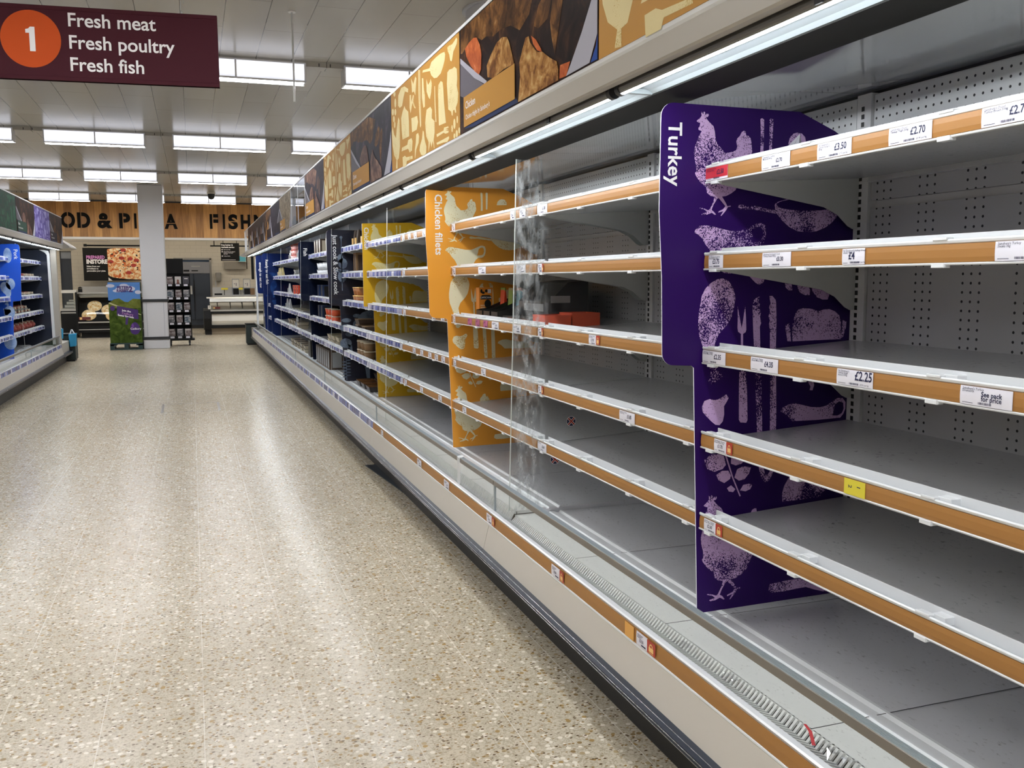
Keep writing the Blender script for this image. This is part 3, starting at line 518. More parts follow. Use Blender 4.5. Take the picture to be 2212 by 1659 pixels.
def poster_base(mb, mp, m=0, w=1.246, h=.376):
    vs = [mp(0, 0), mp(w, 0), mp(w, h), mp(0, h)]; n = (Vector(vs[1])-Vector(vs[0])).cross(Vector(vs[3])-Vector(vs[0])).normalized()
    bk = [tuple(Vector(a)-n*.004) for a in vs]
    mb.add(vs+bk, [(0, 1, 2, 3), (7, 6, 5, 4), (0, 4, 5, 1), (1, 5, 6, 2), (2, 6, 7, 3), (3, 7, 4, 0)], m); return n
def off(mp, n, k): return lambda u, v: tuple(Vector(mp(u, v))+n*(.0004*k))
HZ0 = 1.922
def utensil_poster(mp, ground, ink, label, group):
    mb = MB(); n = poster_base(mb, mp)
    q = off(mp, n, 1)
    for s in UTENSILS: mb.poly(mm(s), q, 1)
    return tag(mb.build('header_poster', [ground, ink]), label, 'poster', group)
def food_poster(mp, mats, label, group, cap=None, mirror=False, rich=True):
    # mats: ground, chunk1, chunk2, accent
    mb = MB(); n = poster_base(mb, mp); L = [M['f_dark'] if not mats else mats[0], mats[1], mats[2], mats[3], M['plate'], M['plateg'], M['cloth'], M['navyc'], cap or M['porange'], M['lettering']]
    clamp = lambda pts: [(min(max(a/1000, .003), 1.243), min(max(b/1000, .003), .373)) for a, b in pts]
    fl = (lambda pts: [(1.246-a, b) for a, b in reversed(pts)]) if mirror else (lambda p_: p_)
    seq = [('up', 2), ('ol', 2), ('tall', 2), ('bl', 6), ('on', 3), ('plg', 5), ('nav', 7), ('wr', 4), ('pl', 4), ('carrot', 3), ('ch1', 1), ('red', 3), ('ch2', 1)]
    for k, (nm, m) in enumerate(seq):
        if nm in FOOD and (rich or nm not in ('carrot', 'red', 'on')): mb.poly(fl(clamp(FOOD[nm])), off(mp, n, 1+k*.35), m)
    if cap:
        x0 = .056 if not mirror else .60
        q = off(mp, n, 7); mb.poly([(x0, .018), (x0+.57, .018), (x0+.57, .126), (x0, .126)], q, 8)
        q = off(mp, n, 8)
        mb.text('Chicken' if rich else 'Chicken', .026, q, x0+.025, .080, 9); mb.text("Chicken thighs by Sainsbury's", .017, q, x0+.025, .042, 9, .006)
    return tag(mb.build('header_poster', L), label, 'poster', group)
GR, GL = 'posters along the right-hand header', 'posters along the left-hand header'
Y = [J0+1.25*k for k in range(-1, 15)]
X0 = .9795
FB = [M['f_dark'], M['f_gold'], M['f_brown'], M['f_carrot']]
def R(k): return face_w(X0, Y[k+1]-.002, HZ0)      # between Y[k] and Y[k+1]
utensil_poster(R(1), M['porange'], M['pocre'], 'orange utensil poster cut by the top edge of the picture, above the purple divider', GR)
food_poster(R(2), FB, 'large chicken thighs poster with carrots and a white dish, captioned Chicken', GR, M['porange'])
utensil_poster(R(3), M['porange'], M['pocre'], 'orange poster of cream kitchen utensils seen whole, left of the chicken thighs poster', GR)
food_poster(R(4), [M['f_night'], M['f_mauve'], M['f_brown'], M['f_mauve']], 'dark roast chicken poster between two orange utensil posters', GR, M['porange'], rich=False)
utensil_poster(R(5), M['porange'], M['pocre'], 'farther and smaller orange poster of pale utensils, beyond the dark roast chicken poster', GR)
food_poster(R(6), [M['f_night'], M['f_mauve'], M['f_mauve'], M['f_brown']], 'mauve brown food poster next to the clear empty holder', GR, M['porange'], rich=False)
ac = MB().box((X0, Y[7]+.002, HZ0), (X0+.004, Y[8]-.002, HZ0+.376)); ac.box((X0-.001, Y[8]-.02, HZ0), (X0+.005, Y[8]-.002, HZ0+.376), 1); ac.box((X0-.001, Y[7]+.002, HZ0), (X0+.005, Y[7]+.02, HZ0+.376), 1); ac.box((X0-.001, Y[7]+.6, HZ0), (X0+.005, Y[7]+.61, HZ0+.376), 1)
tag(ac.build('clear_poster_holder', [M['acry'], M['plast']]), 'clear empty poster holder showing the lights and oak planks behind it', 'poster holder')
food_poster(R(8), [M['f_noodle']]*4, 'pale noodle poster with an orange caption, just past the clear holder', GR, M['porange'], rich=False)
food_poster(R(9), [M['f_night']]*4, 'dark blue night plate poster far along the right-hand header', GR, None, True, False)
food_poster(R(10), [M['f_dark'], M['f_gold'], M['f_brown'], M['f_brown']], 'golden brown food poster next to the dark blue night plate poster', GR, None, True, False)
food_poster(R(11), [M['f_dark'], M['f_mauve'], M['f_dark'], M['f_dark']], 'mauve brown poster, third from the far end of the right-hand header', GR, None, True, False)
food_poster(R(12), [M['f_dark'], M['f_brown'], M['f_dark'], M['f_brown']], 'dark brown poster, last but one before the far end of the right-hand header', GR, None, True, False)
food_poster(R(13), [M['f_dark'], M['f_noodle'], M['f_dark'], M['f_dark']], 'dark brown poster with a pale stripe at the far end of the right-hand header', GR, None, True, False)
# header frame rails of both runs (one continuous frame each)
def header_frame(ysp, sx, label):
    f = MB()
    xs = lambda x: x if sx > 0 else LX-x
    def bx(a, b, c, d, m=0):
        x0, x1 = sorted((xs(a), xs(b))); f.box((x0, ysp[0], c), (x1, ysp[1], d), m)
    bx(.978, .992, 2.299, 2.311); bx(.984, 1.03, 1.9225, 1.93); bx(1.00, 1.012, 2.20, 2.305)
    for i in range(int((ysp[1]-ysp[0])/1.25)+1):
        y = ysp[0]+1.25*i; x0, x1 = sorted((xs(.985), xs(1.03))); f.box((x0, y-.006, 1.924), (x1, y+.006, 2.30))
    o = f.build('poster_gantry', M['plast'])
    return tag(o, label, 'sign frame')
header_frame((Y[0], 18.405), 1, 'long white header frame carrying the posters over the right-hand cases')
header_frame((4.95, YL), -1, 'long white header frame carrying the posters over the left-hand cases')
yl = [YL-1.25*k for k in range(9)]
def Lm(k): return face_e(LX-X0, yl[k+1]+.002, HZ0)
food_poster(Lm(0), [M['f_dark'], M['f_brown'], M['f_dark'], M['f_mauve']], 'dark brown food poster at the far end of the left-hand header', GL, M['f_night'], rich=False)
utensil_poster(Lm(1), M['ppurp'], M['ppurp2'], 'purple poster with pale lilac utensils on the left-hand header', GL)
food_poster(Lm(2), [M['f_dark'], M['f_mauve'], M['f_dark'], M['f_brown']], 'dark poster with a white plate and green caption, left of the purple poster', GL, M['pgreen'], rich=False)
utensil_poster(Lm(3), M['pgreen'], M['pgreen2'], 'dark green utensil poster cut by the left edge of the picture', GL)
for k in (4, 5, 6, 7): food_poster(Lm(k), [M['f_dark'], M['f_brown'], M['f_dark'], M['f_mauve']], 'header poster of the left-hand run outside the picture', GL, None, rich=False)
# ------------------------------------------------------------------ upright category dividers
def divider(name_txt, y, ground, ink, label, dx=0, dz=0, text=None, th=.038, tx=-.031, tv=.40, prints=None, flag=True, face=1, xmirror=None, sq=1.0):
    X1 = 1.25+dx; Z1 = .455+dz
    mb = MB()
    def arc(cx, cz, r, a0, a1, n=6): return [(cx+r*math.cos(a0+(a1-a0)*i/n), cz+r*math.sin(a0+(a1-a0)*i/n)) for i in range(n+1)]
    pi = math.pi
    if flag:
        o = [(.040, .000), (.046, -.002), (.30, .001), (.525, .003), (.525, 1.285), (.446, 1.328), (.331, 1.373)]
        o += arc(-.056, 1.340, .036, pi/2, pi) + [(-.094, 1.10), (-.084, .93)] + arc(-.047, .728, .033, pi*1.02, pi*1.5) + [(.008, .692), (.016, .686)]
    else:
        o = [(.040, .000), (.30, .001), (.525, .003), (.525, 1.285), (.446, 1.328), (.331, 1.373), (-.06, 1.36), (-.06, .72), (.016, .715)]
    th_ = .004
    sxm = (lambda x: X1+x) if face > 0 else (lambda x: LX-X1-x)
    ys = y
    fr = [(sxm(a), ys-.0, Z1+b) for a, b in o]; bk = [(sxm(a), ys+th_, Z1+b) for a, b in o]; n = len(o)
    flip = face < 0
    # front and back printed faces, white core edge
    mb.add(fr+bk, [tuple(range(n)) if not flip else tuple(range(n))[::-1], tuple(range(n, 2*n))[::-1] if not flip else tuple(range(n, 2*n))], 0)
    mb.add(fr+bk, [((i+1) % n, i, n+i, n+(i+1) % n) if not flip else (i, (i+1) % n, n+(i+1) % n, n+i) for i in range(n)], 2)
    mp = lambda u, v: (sxm(u), ys-.0006, Z1+v)
    if face < 0:
        mp0 = mp
        mp = lambda u, v: mp0(u, v)
    for k in (prints if prints is not None else PRINT):
        pts = PRINT[k] if isinstance(k, str) else k
        mb.poly(mm(pts) if not flip else mm(pts)[::-1], mp, 1)
    if text:
        if not flip: mb.text(text, th, mp, tx-.038, tv, 3, .018, rot=True, sq=sq)
        else:
            mq = lambda u, v: (sxm(-.045)+u, ys-.0006, Z1+v)
            mb.text(text, th, mq, -.018, tv, 3, .018, rot=True)
    return tag(mb.build('category_divider', [ground, ink, M['paper'], M['lettering']]), label, 'sign panel', 'category dividers in the cases')
M['gpurp'] = P('divider_purple', (.024, .0035, .095), .4, 0, .25); M['ipurp'] = printed('lilac_grunge', (.66, .44, .76), (.03, .008, .10), .64, 330)
M['gor'] = P('divider_orange', (.80, .34, .035), .35); M['icre'] = printed('cream_grunge', (.86, .80, .56), (.62, .42, .14), .74, 220)
M['gye'] = P('divider_yellow', (.72, .42, .012), .35); M['iye'] = printed('pale_yellow_grunge', (.80, .70, .36), (.62, .45, .10), .74, 220)
M['gsl'] = P('divider_slate', (.022, .022, .036), .5, 0, .12); M['isl'] = printed('blue_grey_grunge', (.20, .25, .33), (.10, .12, .18), .60, 220)
M['gna'] = P('divider_navy', (.0015, .005, .022), .5, 0, .12); M['gbl'] = P('divider_blue', (.002, .012, .085), .5, 0, .15); M['ibl'] = printed('sky_grunge', (.02, .07, .25), (.01, .03, .14), .6, 200)
M['gpk'] = P('divider_bright_blue', (.008, .085, .60), .3); M['ipk'] = printed('ice_grunge', (.45, .58, .80), (.2, .32, .65), .6, 200)
divider('t', 2.157, M['gpurp'], M['ipurp'], 'purple divider lettered Turkey with lilac hens and utensils', text='Turkey', th=.0385, tx=-.032, tv=1.327)
divider('c', 4.69, M['gor'], M['icre'], 'bright orange divider lettered Chicken fillets with cream hens', dx=-.0, dz=.03, text='Chicken fillets', th=.038, tx=-.004, tv=1.335)
divider('ch', 7.16, M['gye'], M['iye'], 'yellow divider lettered Chicken, half behind the orange divider', dx=.07, text='Chicken', th=.036, tx=-.006, tv=1.33, flag=False)
el = lambda cx, cy_, rx, ry, n=14: [(cx+rx*math.cos(2*math.pi*i/n), cy_+ry*math.sin(2*math.pi*i/n)) for i in range(n)]
rosem = [el(60+(i % 2*2-1)*18, 40+i*14, 22, 6) for i in range(12)]+[[(57, 10), (63, 10), (62, 225), (58, 225)]]
kebab = [el(40, 1310, 13, 13), [(36, 830), (44, 830), (44, 1300), (36, 1300)], el(28, 1120, 26, 40), el(50, 1075, 42, 48), [(-20, 1030), (100, 1015), (100, 1005), (-20, 1018)], [(-20, 1010), (100, 1000), (100, 990), (-20, 998)], el(42, 960, 40, 55)]
meat = [el(70, 560, 45, 20), el(66, 490, 60, 34), el(95, 435, 40, 24), el(165, 600, 35, 18), el(170, 520, 42, 42), el(60, 350, 55, 45), [(70, 345), (115, 330), (120, 255)], el(65, 240, 25, 30), [(80, 260), (170, 235), (230, 130), (245, 20), (275, 20), (275, 110), (320, 115), (440, 90), (500, 95), (500, 260), (300, 250)], el(300, 560, 130, 90)]
divider('j', 8.42, M['gsl'], M['isl'], 'slate grey divider lettered Just cook & Slow cook with a kebab drawing', text='Just cook & Slow cook', th=.040, tx=.003, tv=1.335, prints=kebab+rosem+meat, dx=-.0)
divider('f', 10.92, M['gna'], M['ibl'], 'plain dark navy divider lettered Fish', text='Fish', th=.042, tx=.003, tv=1.30, prints=[], dx=.02, dz=-.005)
divider('r', 15.91, M['gbl'], M['ibl'], 'royal blue divider lettered Ready to eat fish', dx=-.04, text='Ready to eat fish', th=.042, tx=.0, tv=1.27, prints=['boat', 'drum', 'garlic'])
divider('u', 17.16, M['gbl'], M['ibl'], 'farthest blue divider squeezed behind the white end frame', dx=-.06, text='enough to eat raw', th=.042, tx=.0, tv=1.25, prints=['roast', 'sp1', 'sp2', 'drum'])
divider('p', 12.42, M['gpk'], M['ipk'], 'bright blue divider lettered Pork in the left-hand case', text='Pork', th=.042, tx=-.01, tv=1.31, prints=[el(40, 1240, 45, 90), el(30, 900, 50, 70), 'drum', 'garlic', el(60, 560, 60, 80), el(70, 200, 70, 90)], face=-1)
# union flag stickers on the glass between the first two cases
def sticker(x, z, label):
    mb = MB(); mp = face_s(x, J0+2.5-.0050, z); Rr = .021
    mb.poly(el(0, 0, Rr, Rr, 20), mp, 2); mp1 = face_s(x, J0+2.5-.0054, z); mb.poly(el(0, 0, Rr*.92, Rr*.92, 20), mp1, 0)
    for a, w, m, k in ((.785, .0095, 2, 3), (-.785, .0095, 2, 3), (.785, .0055, 1, 4), (-.785, .0055, 1, 5)):
        q = face_s(x, J0+2.5-.0050-.0004*k*.6, z); c_, s_ = math.cos(a), math.sin(a); L = Rr*.90; h = w/2
        mb.poly([(-L*c_+h*s_, -L*s_-h*c_), (L*c_+h*s_, L*s_-h*c_), (L*c_-h*s_, L*s_+h*c_), (-L*c_-h*s_, -L*s_+h*c_)], q, m)
    return tag(mb.build('round_sticker', [M['ink'], M['lockred'], M['lettering']]), label, 'sticker', 'round flag stickers')
sticker(1.433, H-.5747, 'upper round red and navy flag sticker on the glass partition')
sticker(1.362, H-.7266, 'lower round flag sticker on the glass partition, under the bottom shelf edge')
# ------------------------------------------------------------------ price tickets
TM = [M['paper'], M['ink'], M['redpaper'], M['lockred'], M['gold'], M['lettering']]
def ticket(yl_, yr, x, z0, z1, price, label, group, desc=(), lock=None, red=False, mat=None, big=.019, small=False, unit=None):
    w = yl_-yr; h = z1-z0; mb = MB(); n = 6
    zf = lambda v: (x-.0006-.0009*math.sin(math.pi*min(max(v/h, 0), 1)))
    q = lambda u, v: (zf(v)-.0005, yl_-u, z0+v)
    for i in range(n):
        va, vb = h*i/n, h*(i+1)/n
        m = 2 if red and i >= 1 else 0
        mb.add([(zf(va), yl_, z0+va), (zf(va), yr, z0+va), (zf(vb), yr, z0+vb), (zf(vb), yl_, z0+vb)], [(0, 1, 2, 3)], m)
    mb.add([(x-.0004, yl_, z0), (x-.0004, yr, z0), (x-.0004, yr, z1), (x-.0004, yl_, z1)], [(3, 2, 1, 0)], 0)
    if price:
        s = big/.019
        if price.startswith('\u00a3'):
            pw = .0001
            mb.text(price, big*.62, q, w*(.52 if w > .085 else .30), h*(.40 if w > .085 else .34), 1, .022, sq=.86)
        else:
            for i, ln in enumerate(price.split('|')): mb.text(ln, .0085, q, w*.42, h*(.52-.24*i), 1, .02)
    if not small:
        for i, ln in enumerate(desc): mb.text(ln, .0042, q, w*.05, h*(.82-.13*i), 1, .004, res=1)
        bx = w*.36
        for i in range(14):
            a = bx+i*.0021; mb.add([q(a, h*.08), q(a+.0012*(.6+.8*((i*7) % 5)/5), h*.08), q(a+.0012*(.6+.8*((i*7) % 5)/5), h*.20), q(a, h*.20)], [(0, 1, 2, 3)], 1)
        if unit: mb.text(unit, .0035, q, w*.66, h*.10, 1, .002, res=1)
        mb.add([q(w*.05, h*.10), q(w*.26, h*.10), q(w*.26, h*.125), q(w*.05, h*.125)], [(0, 1, 2, 3)], 1)
    else:
        for i in range(3): mb.add([q(w*.1, h*(.8-.1*i)), q(w*(.6-.1*i), h*(.8-.1*i)), q(w*(.6-.1*i), h*(.84-.1*i)), q(w*.1, h*(.84-.1*i))], [(0, 1, 2, 3)], 1)
        mb.add([q(w*.45, h*.1), q(w*.85, h*.1), q(w*.85, h*.22), q(w*.45, h*.22)], [(0, 1, 2, 3)], 1)
    mats = list(TM)
    if mat: mats[0] = mat
    o = mb.build('price_ticket', mats)
    tag(o, label, 'price ticket', group)
    if lock:
        mb = MB(); w2 = yl_-lock; q2 = lambda u, v: (x-.0024, yr-u, z0+v); ww = yr-lock
        mb.add([q2(0, h*.06), q2(ww, h*.06), q2(ww, h), q2(0, h)], [(0, 1, 2, 3)], 0)
        q3 = lambda u, v: (x-.0028, yr-u, z0+v)
        mb.poly([(ww*.22, h*.22), (ww*.78, h*.22), (ww*.78, h*.55), (ww*.22, h*.55)], q3, 1)
        k = 8; outer = [(ww*.5+ww*.20*math.cos(math.pi*i/k), h*.62+h*.2*math.sin(math.pi*i/k)) for i in range(k+1)]; inner = [(ww*.5+ww*.11*math.cos(math.pi*i/k), h*.62+h*.12*math.sin(math.pi*i/k)) for i in range(k+1)]
        mb.poly([(ww*.70, h*.55)]+outer+[(ww*.30, h*.55), (ww*.39, h*.55)]+inner[::-1]+[(ww*.61, h*.55)], q3, 1)
        mb.poly([(ww*.22, h*.12), (ww*.78, h*.12), (ww*.78, h*.16), (ww*.22, h*.16)], q3, 1)
        l = mb.build('lock_sticker', [M['lockred'], M['gold']])
        tag(l, 'red padlock sticker beside the '+label, 'sticker', 'red padlock stickers'); l['label'] = ' '.join(l['label'].split()[:13])
    return o
XS = 1.2872
def zr(i): return TOPS[i]-.0405, TOPS[i]-.0075
GT = 'price tickets on the nearest shelves'
SH = ['top shelf', 'second shelf', 'third shelf', 'fourth shelf', 'bottom shelf']
def tk(i, a, b, price, label, **k): z0, z1 = zr(i); return ticket(a, b, XS, z0, z1, price, label, k.pop('group', GT), **k)
L = '\u00a3'
tk(0, 2.147, 2.043, L+'2.50', 'red ticket reading 2.50 at the left end of the top shelf edge', desc=("Sainsbury's Turkey", 'Escalopes 400g'), red=True)
tk(0, 1.896, 1.787, L+'2.70', 'white ticket reading 2.70 next right of the red ticket', desc=("Sainsbury's Turkey", 'Meatballs 400g'), big=.014)
tk(0, 1.691, 1.582, L+'3.50', 'white ticket reading 3.50 on the top shelf edge', desc=("by Sainsbury's", 'turkey burgers', '454g'), big=.022, unit=L+'7.71 per kg')
tk(0, 1.475, 1.365, L+'2.70', 'white ticket for diced turkey thigh reading 2.70, right of the 3.50 ticket', desc=("Sainsbury's Diced", 'Turkey Thigh 500g'), big=.022, unit=L+'5.40 per kg')
tk(0, 1.253, 1.143, L+'2.70', 'white ticket at the right edge of the picture on the top shelf', desc=("Sainsbury's Diced", 'Turkey Breast 300g'), big=.022)
tk(1, 2.125, 2.056, L+'3.75', 'small white ticket reading 3.75 at the left end of the second shelf', desc=("by Sainsbury's turkey", 'breast fillets 500g'))
tk(1, 1.884, 1.773, L+'3.30', 'white ticket reading 3.30 on the second shelf edge', desc=("Sainsbury's 4 Quick Cook", 'Turkey Steaks 400g'), big=.015)
tk(1, 1.598, 1.530, L+'4', 'small white ticket reading 4 pounds on the second shelf edge', desc=("by Sainsbury's turkey breast", 'steaks 480g'), big=.024, unit=L+'8.33 per kg')
tk(1, 1.210, 1.10, None, 'white turkey steaks ticket at the right edge of the picture, second shelf', desc=("Sainsbury's Turkey", 'Steaks 1kg'))
tk(2, 2.147, 2.035, L+'2.35', 'white ticket reading 2.35 at the left end of the third shelf', desc=("Sainsbury's Turkey", 'Breast Mince 300g'), big=.020)
tk(2, 1.921, 1.810, L+'4.35', 'white ticket reading 4.35 on the third shelf edge', desc=("Sainsbury's Turkey", 'Breast Mince 500g'), big=.020)
tk(2, 1.602, 1.492, L+'2.25', 'white ticket with a large 2.25 on the third shelf edge', desc=("by Sainsbury's", 'turkey thigh', 'mince 500g'), big=.030, unit=L+'4.50 per kg')
tk(2, 1.269, 1.158, 'See pack|for price', 'white ticket reading See pack for price', desc=("Sainsbury's Turkey", 'Drumstick'))
tk(3, 2.080, 2.020, L+'1.70', 'small white ticket reading 1.70 at the left of the fourth shelf', desc=("Sainsbury's Chicken", 'Breast Fillets 300g'), lock=1.992, big=.014)
tk(4, 2.123, 2.063, L+'2.60', 'small white ticket reading 2.60 at the left of the bottom shelf', desc=("Sainsbury's Chicken", 'Breast Fillets 300g'), lock=2.031, big=.014)
z0, z1 = zr(3); mb = MB(); q = lambda u, v: (XS-.0016, 1.566-u, z0+v)
mb.box((XS-.0014, 1.502, z0), (XS-.0006, 1.566, z1), 0); mb.text('2', .010, q, .014, .021, 1, .02, rot=True); mb.text('1', .010, q, .040, .021, 1, .02, rot=True)
tag(mb.build('shelf_marker', [M['yellow'], M['ink']]), 'yellow marker card with sideways 2 and 1 on the fourth shelf', 'marker card')
GC = 'price tickets on the middle shelves'
def tc(i, a, b, price, label, **k): return tk(i, a, b, price, label, group=GC, **k)
tc(0, 3.398, 3.291, L+'1.80', 'white ticket at the left end of the top shelf, just left of the purple divider')
tc(1, 3.392, 3.345, L+'1.75', 'narrow white ticket by the second shelf joint, left of the purple divider', small=True, big=.013, lock=3.328)
tc(2, 3.392, 3.351, L+'1.85', 'narrow white ticket by the third shelf joint, under the orange tray', small=True, big=.013, lock=3.332)
tc(2, 2.897, 2.835, L+'1.70', 'white ticket mid-way along the third shelf, left of the purple divider', lock=2.805, big=.014, desc=("Sainsbury's Chicken", 'Breast Fillets'))
tc(3, 3.392, 3.352, L+'1', 'narrow white ticket by the fourth shelf joint beside the glass edge', small=True, big=.013, lock=3.332)
tc(3, 2.652, 2.543, L+'1.85', 'white ticket reading 1.85 on the fourth shelf, left of the purple divider', desc=("Sainsbury's Chicken", 'Thighs 500g'), big=.018)
tc(4, 3.398, 3.302, L+'2.60', 'white ticket at the left end of the bottom shelf beside the glass edge', desc=("by Sainsbury's",), big=.016)
GF = 'price tickets in the orange divider bay'
def tf(i, a, b, label, price=L+'2.00', **k): return tk(i, a, b, price, label, group=GF, small=True, big=k.pop('big', .014), **k)
tf(0, 4.650, 4.590, 'pale ticket at the left end of the top shelf beside the orange divider', mat=M['paper'])
tf(0, 3.721, 3.668, 'white ticket on the top shelf seen just left of the glass edge')
tf(0, 3.605, 3.532, 'blue and white striped ticket on the top shelf, right of the glass edge')
tf(1, 4.650, 4.590, 'pale ticket at the left end of the second shelf beside the orange divider')
tf(1, 4.189, 4.072, 'white ticket mid-way along the second shelf in the orange divider bay', L+'2.25')
tf(1, 3.648, 3.534, 'white ticket on the second shelf seen through the marked glass', L+'3.35')
tf(2, 4.650, 4.606, 'narrow white ticket at the left end of the shelf holding the black cartons')
for a, b, w in ((4.377, 4.305, 'leftmost'), (4.243, 4.175, 'middle'), (4.116, 4.051, 'rightmost')):
    tf(2, a, b, '%s of three pink tickets on the shelf edge under the black cartons' % w, None, red=False, mat=M['pink'])
tf(2, 3.988, 3.887, 'white ticket just right of the three pink tickets', L+'2.00')
tf(2, 3.693, 3.593, 'white ticket under the black cartons seen through the marked glass', L+'4.00')
tf(3, 4.650, 4.600, 'narrow white ticket at the left end of the fourth shelf beside the orange divider')
tf(3, 4.159, 4.086, 'white ticket mid-way along the fourth shelf in the orange divider bay')
tf(4, 4.486, 4.419, 'single white ticket on the bottom shelf of the orange divider bay')
GRl = 'price tickets along the low front rail'
XR = 1.0795
def tr_(a, b, label, **k): return ticket(a, b, XR, .414, .451, k.pop('price', L+'2.00'), label, GRl, small=True, big=.013, **k)
for a, b, l, k in ((7.7, 7.6, 'pale ticket farthest along the brown stretch of the front rail', {}), (5.62, 5.55, 'white ticket on the low front rail below the yellow divider', {}), (4.637, 4.544, 'white ticket on the low front rail below the orange divider', {}), (4.093, 4.003, 'white ticket on the low front rail below the torn clear tag', {}),
                   (3.43, 3.36, 'white ticket on the low front rail beside the front glass joint', dict(lock=3.325)), (2.723, 2.65, 'white ticket on the low front rail, second nearest with a padlock sticker', dict(lock=2.615)),
                   (2.109, 2.046, 'white ticket on the low front rail right of the orange tape', dict(lock=2.001, price=L+'3.50'))): tr_(a, b, l, **k)
tag(MB().box((XR-.0012, 2.125, .413), (XR-.0004, 2.178, .452)).build('tape_patch', M['tape']), 'strip of orange tape on the brown low front rail', 'tape')
# tickets of the yellow divider bay and beyond: the same few cards over and over
GB = 'white tickets on the shelf edges beside the yellow divider'
rnd = random.Random(3); src = None
for i, ys in enumerate(([5.85, 5.68, 5.52, 5.30, 5.02, 4.82], [5.86, 4.98], [5.86, 5.1, 4.9], [5.6, 5.4, 5.2, 5.05, 4.9], [5.86, 5.42, 4.98])):
    for y in ys:
        if src is None: src = tk(i, y, y-.075, L+'2.50', 'small white ticket on a brown shelf edge between the yellow and orange dividers', small=True, big=.014, group=GB); z00 = zr(i)[0]; y00 = y
        else: o = dup(src); o.location = (0, y-y00, zr(i)[0]-z00)
to_true_size(mark)
# ------------------------------------------------------------------ hanging aisle sign
M['maroon'] = P('sign_maroon', (.050, .007, .014), .6, 0, .15); M['orange'] = P('sign_orange', (.52, .075, .012), .6, 0, .15); M['wire'] = P('steel_wire', (.4, .4, .4), .3, .8)
ang = math.radians(5.2)
sg = empty('aisle_sign', (.195, 5.6, 2.47), -ang, 'maroon hanging aisle sign with orange number 1 and white fresh meat, poultry and fish lettering', 'sign')
mb = MB().box((-1.62, 0, 0), (0, .03, .392))
mb.box((-1.62, -.003, 0), (0, .033, .022)); mb.box((-1.62, -.003, .37), (0, .033, .392)); mb.build('sign_board', M['maroon'], sg, bevel=.002)
q = face_s(-1.62, -.0012, 0); ex = MB().poly(el(.655, .213, .150, .150, 48), q, 0)
q2 = face_s(-1.62, -.0022, 0); ex.poly([(.648, .148), (.676, .148), (.676, .276), (.654, .276), (.645, .266), (.630, .262), (.630, .243), (.648, .243)], q2, 1); ex.build('number_disc', [M['orange'], M['lettering']], sg)
for i, s in enumerate(('Fresh meat', 'Fresh poultry', 'Fresh fish')): MB().text(s, .070, face_s(-1.62, -.0012, 0), .845, .290-.117*i, 0, .014, 'l', 6, sq=.99).build('text_line', M['lettering'], sg)
cb = MB()
for x in (-.19, -1.35): cb.cyl((x-.004, .015, .39), (x-.004, .015, ZC-2.47), .0022, 6).cyl((x+.012, .015, .45), (x+.012, .015, ZC-2.47), .0018, 6).blob((x, .012, .40), (.006, .006, .012), 8, 5)
cb.build('suspension_wire', M['wire'], sg)
tag(MB().cyl((.765, 7.03, 2.68), (.765, 7.03, ZC), .007, 8).cyl((.765, 7.03, ZC-.008), (.765, 7.03, ZC), .028, 16).build('hanging_rod', M['plast']), 'thin white rod hanging down from the ceiling tiles', 'rod')
dm = MB().cyl((.48, 21.6, ZC-.03), (.48, 21.6, ZC), .09, 20).lathe([(0, -.15), (.04, -.14), (.065, -.11), (.075, -.07), (.078, -.03)], (.48, 21.6, ZC), 20, 1)
tag(dm.build('dome_camera', [M['upper'], M['black']]), 'small black dome camera on the ceiling by the bulkhead', 'camera')
# floor cover, mat, scraps
fc = MB()
for a, b, c, d in ((-.37, -.345, 10.22, 10.92), (.21, .235, 10.22, 10.92)): fc.box((a, c, 0), (b, d, .0015))
for y in (10.22, 10.915): fc.box((-.37, y, 0), (.235, y+.006, .0012))
for x in (-.2, .1): fc.box((x, 10.215, 0), (x+.03, 10.225, .0022)).box((x, 10.912, 0), (x+.03, 10.924, .0022))
tag(fc.build('access_cover', M['aluf']), 'thin dark frame of a floor access cover in the terrazzo aisle', 'floor cover')
kp = MB().prism([(1.165, 6.72), (1.30, 6.72), (1.34, 5.0), (1.30, 5.05)], .001, .006, 'z')
tag(kp.build('loose_kick_plate', P('slate_plate', (.03, .036, .045), .4)), 'loose dark kick plate slid out from under the case onto the floor', 'plate')
mark = set(C.objects)
film = pane('clear_film', (.96, .96, .97), .16)
def crumple(n, w, d, h, seed):
    r = random.Random(seed); mb = MB(); V = [(w*(i/n-.5)+r.uniform(-1, 1)*w*.06, d*(j/n-.5)+r.uniform(-1, 1)*d*.06, abs(r.gauss(0, .5))*h*math.sin(math.pi*(i+.5)/(n+1))+.001) for j in range(n+1) for i in range(n+1)]
    return mb.add(V, [(j*(n+1)+i, j*(n+1)+i+1, (j+1)*(n+1)+i+1, (j+1)*(n+1)+i) for j in range(n) for i in range(n)])
mb = crumple(6, .05, .10, .022, 4); mb.add([(-.022, .04, .012), (-.016, .036, .012), (-.004, .064, .026), (-.010, .068, .026), (-.006, .09, .030), (-.001, .087, .030)], [(0, 1, 2, 3), (3, 2, 5, 4)], 1)
tag(mb.build('plastic_scrap', [film, M['redpaper']], loc=(1.15, 1.40, .443)), 'crumpled clear plastic scrap with a red strip on the slotted grille', 'scrap')
for y, l in ((2.0, 'small crumpled film scrap on the slotted grille above the orange tape'), (1.78, 'small clear film scrap on the grille between tape and red strip')):
    tag(crumple(4, .035, .05, .012, int(y*100)).build('film_scrap', film, loc=(1.155, y, .441)), l, 'scrap')
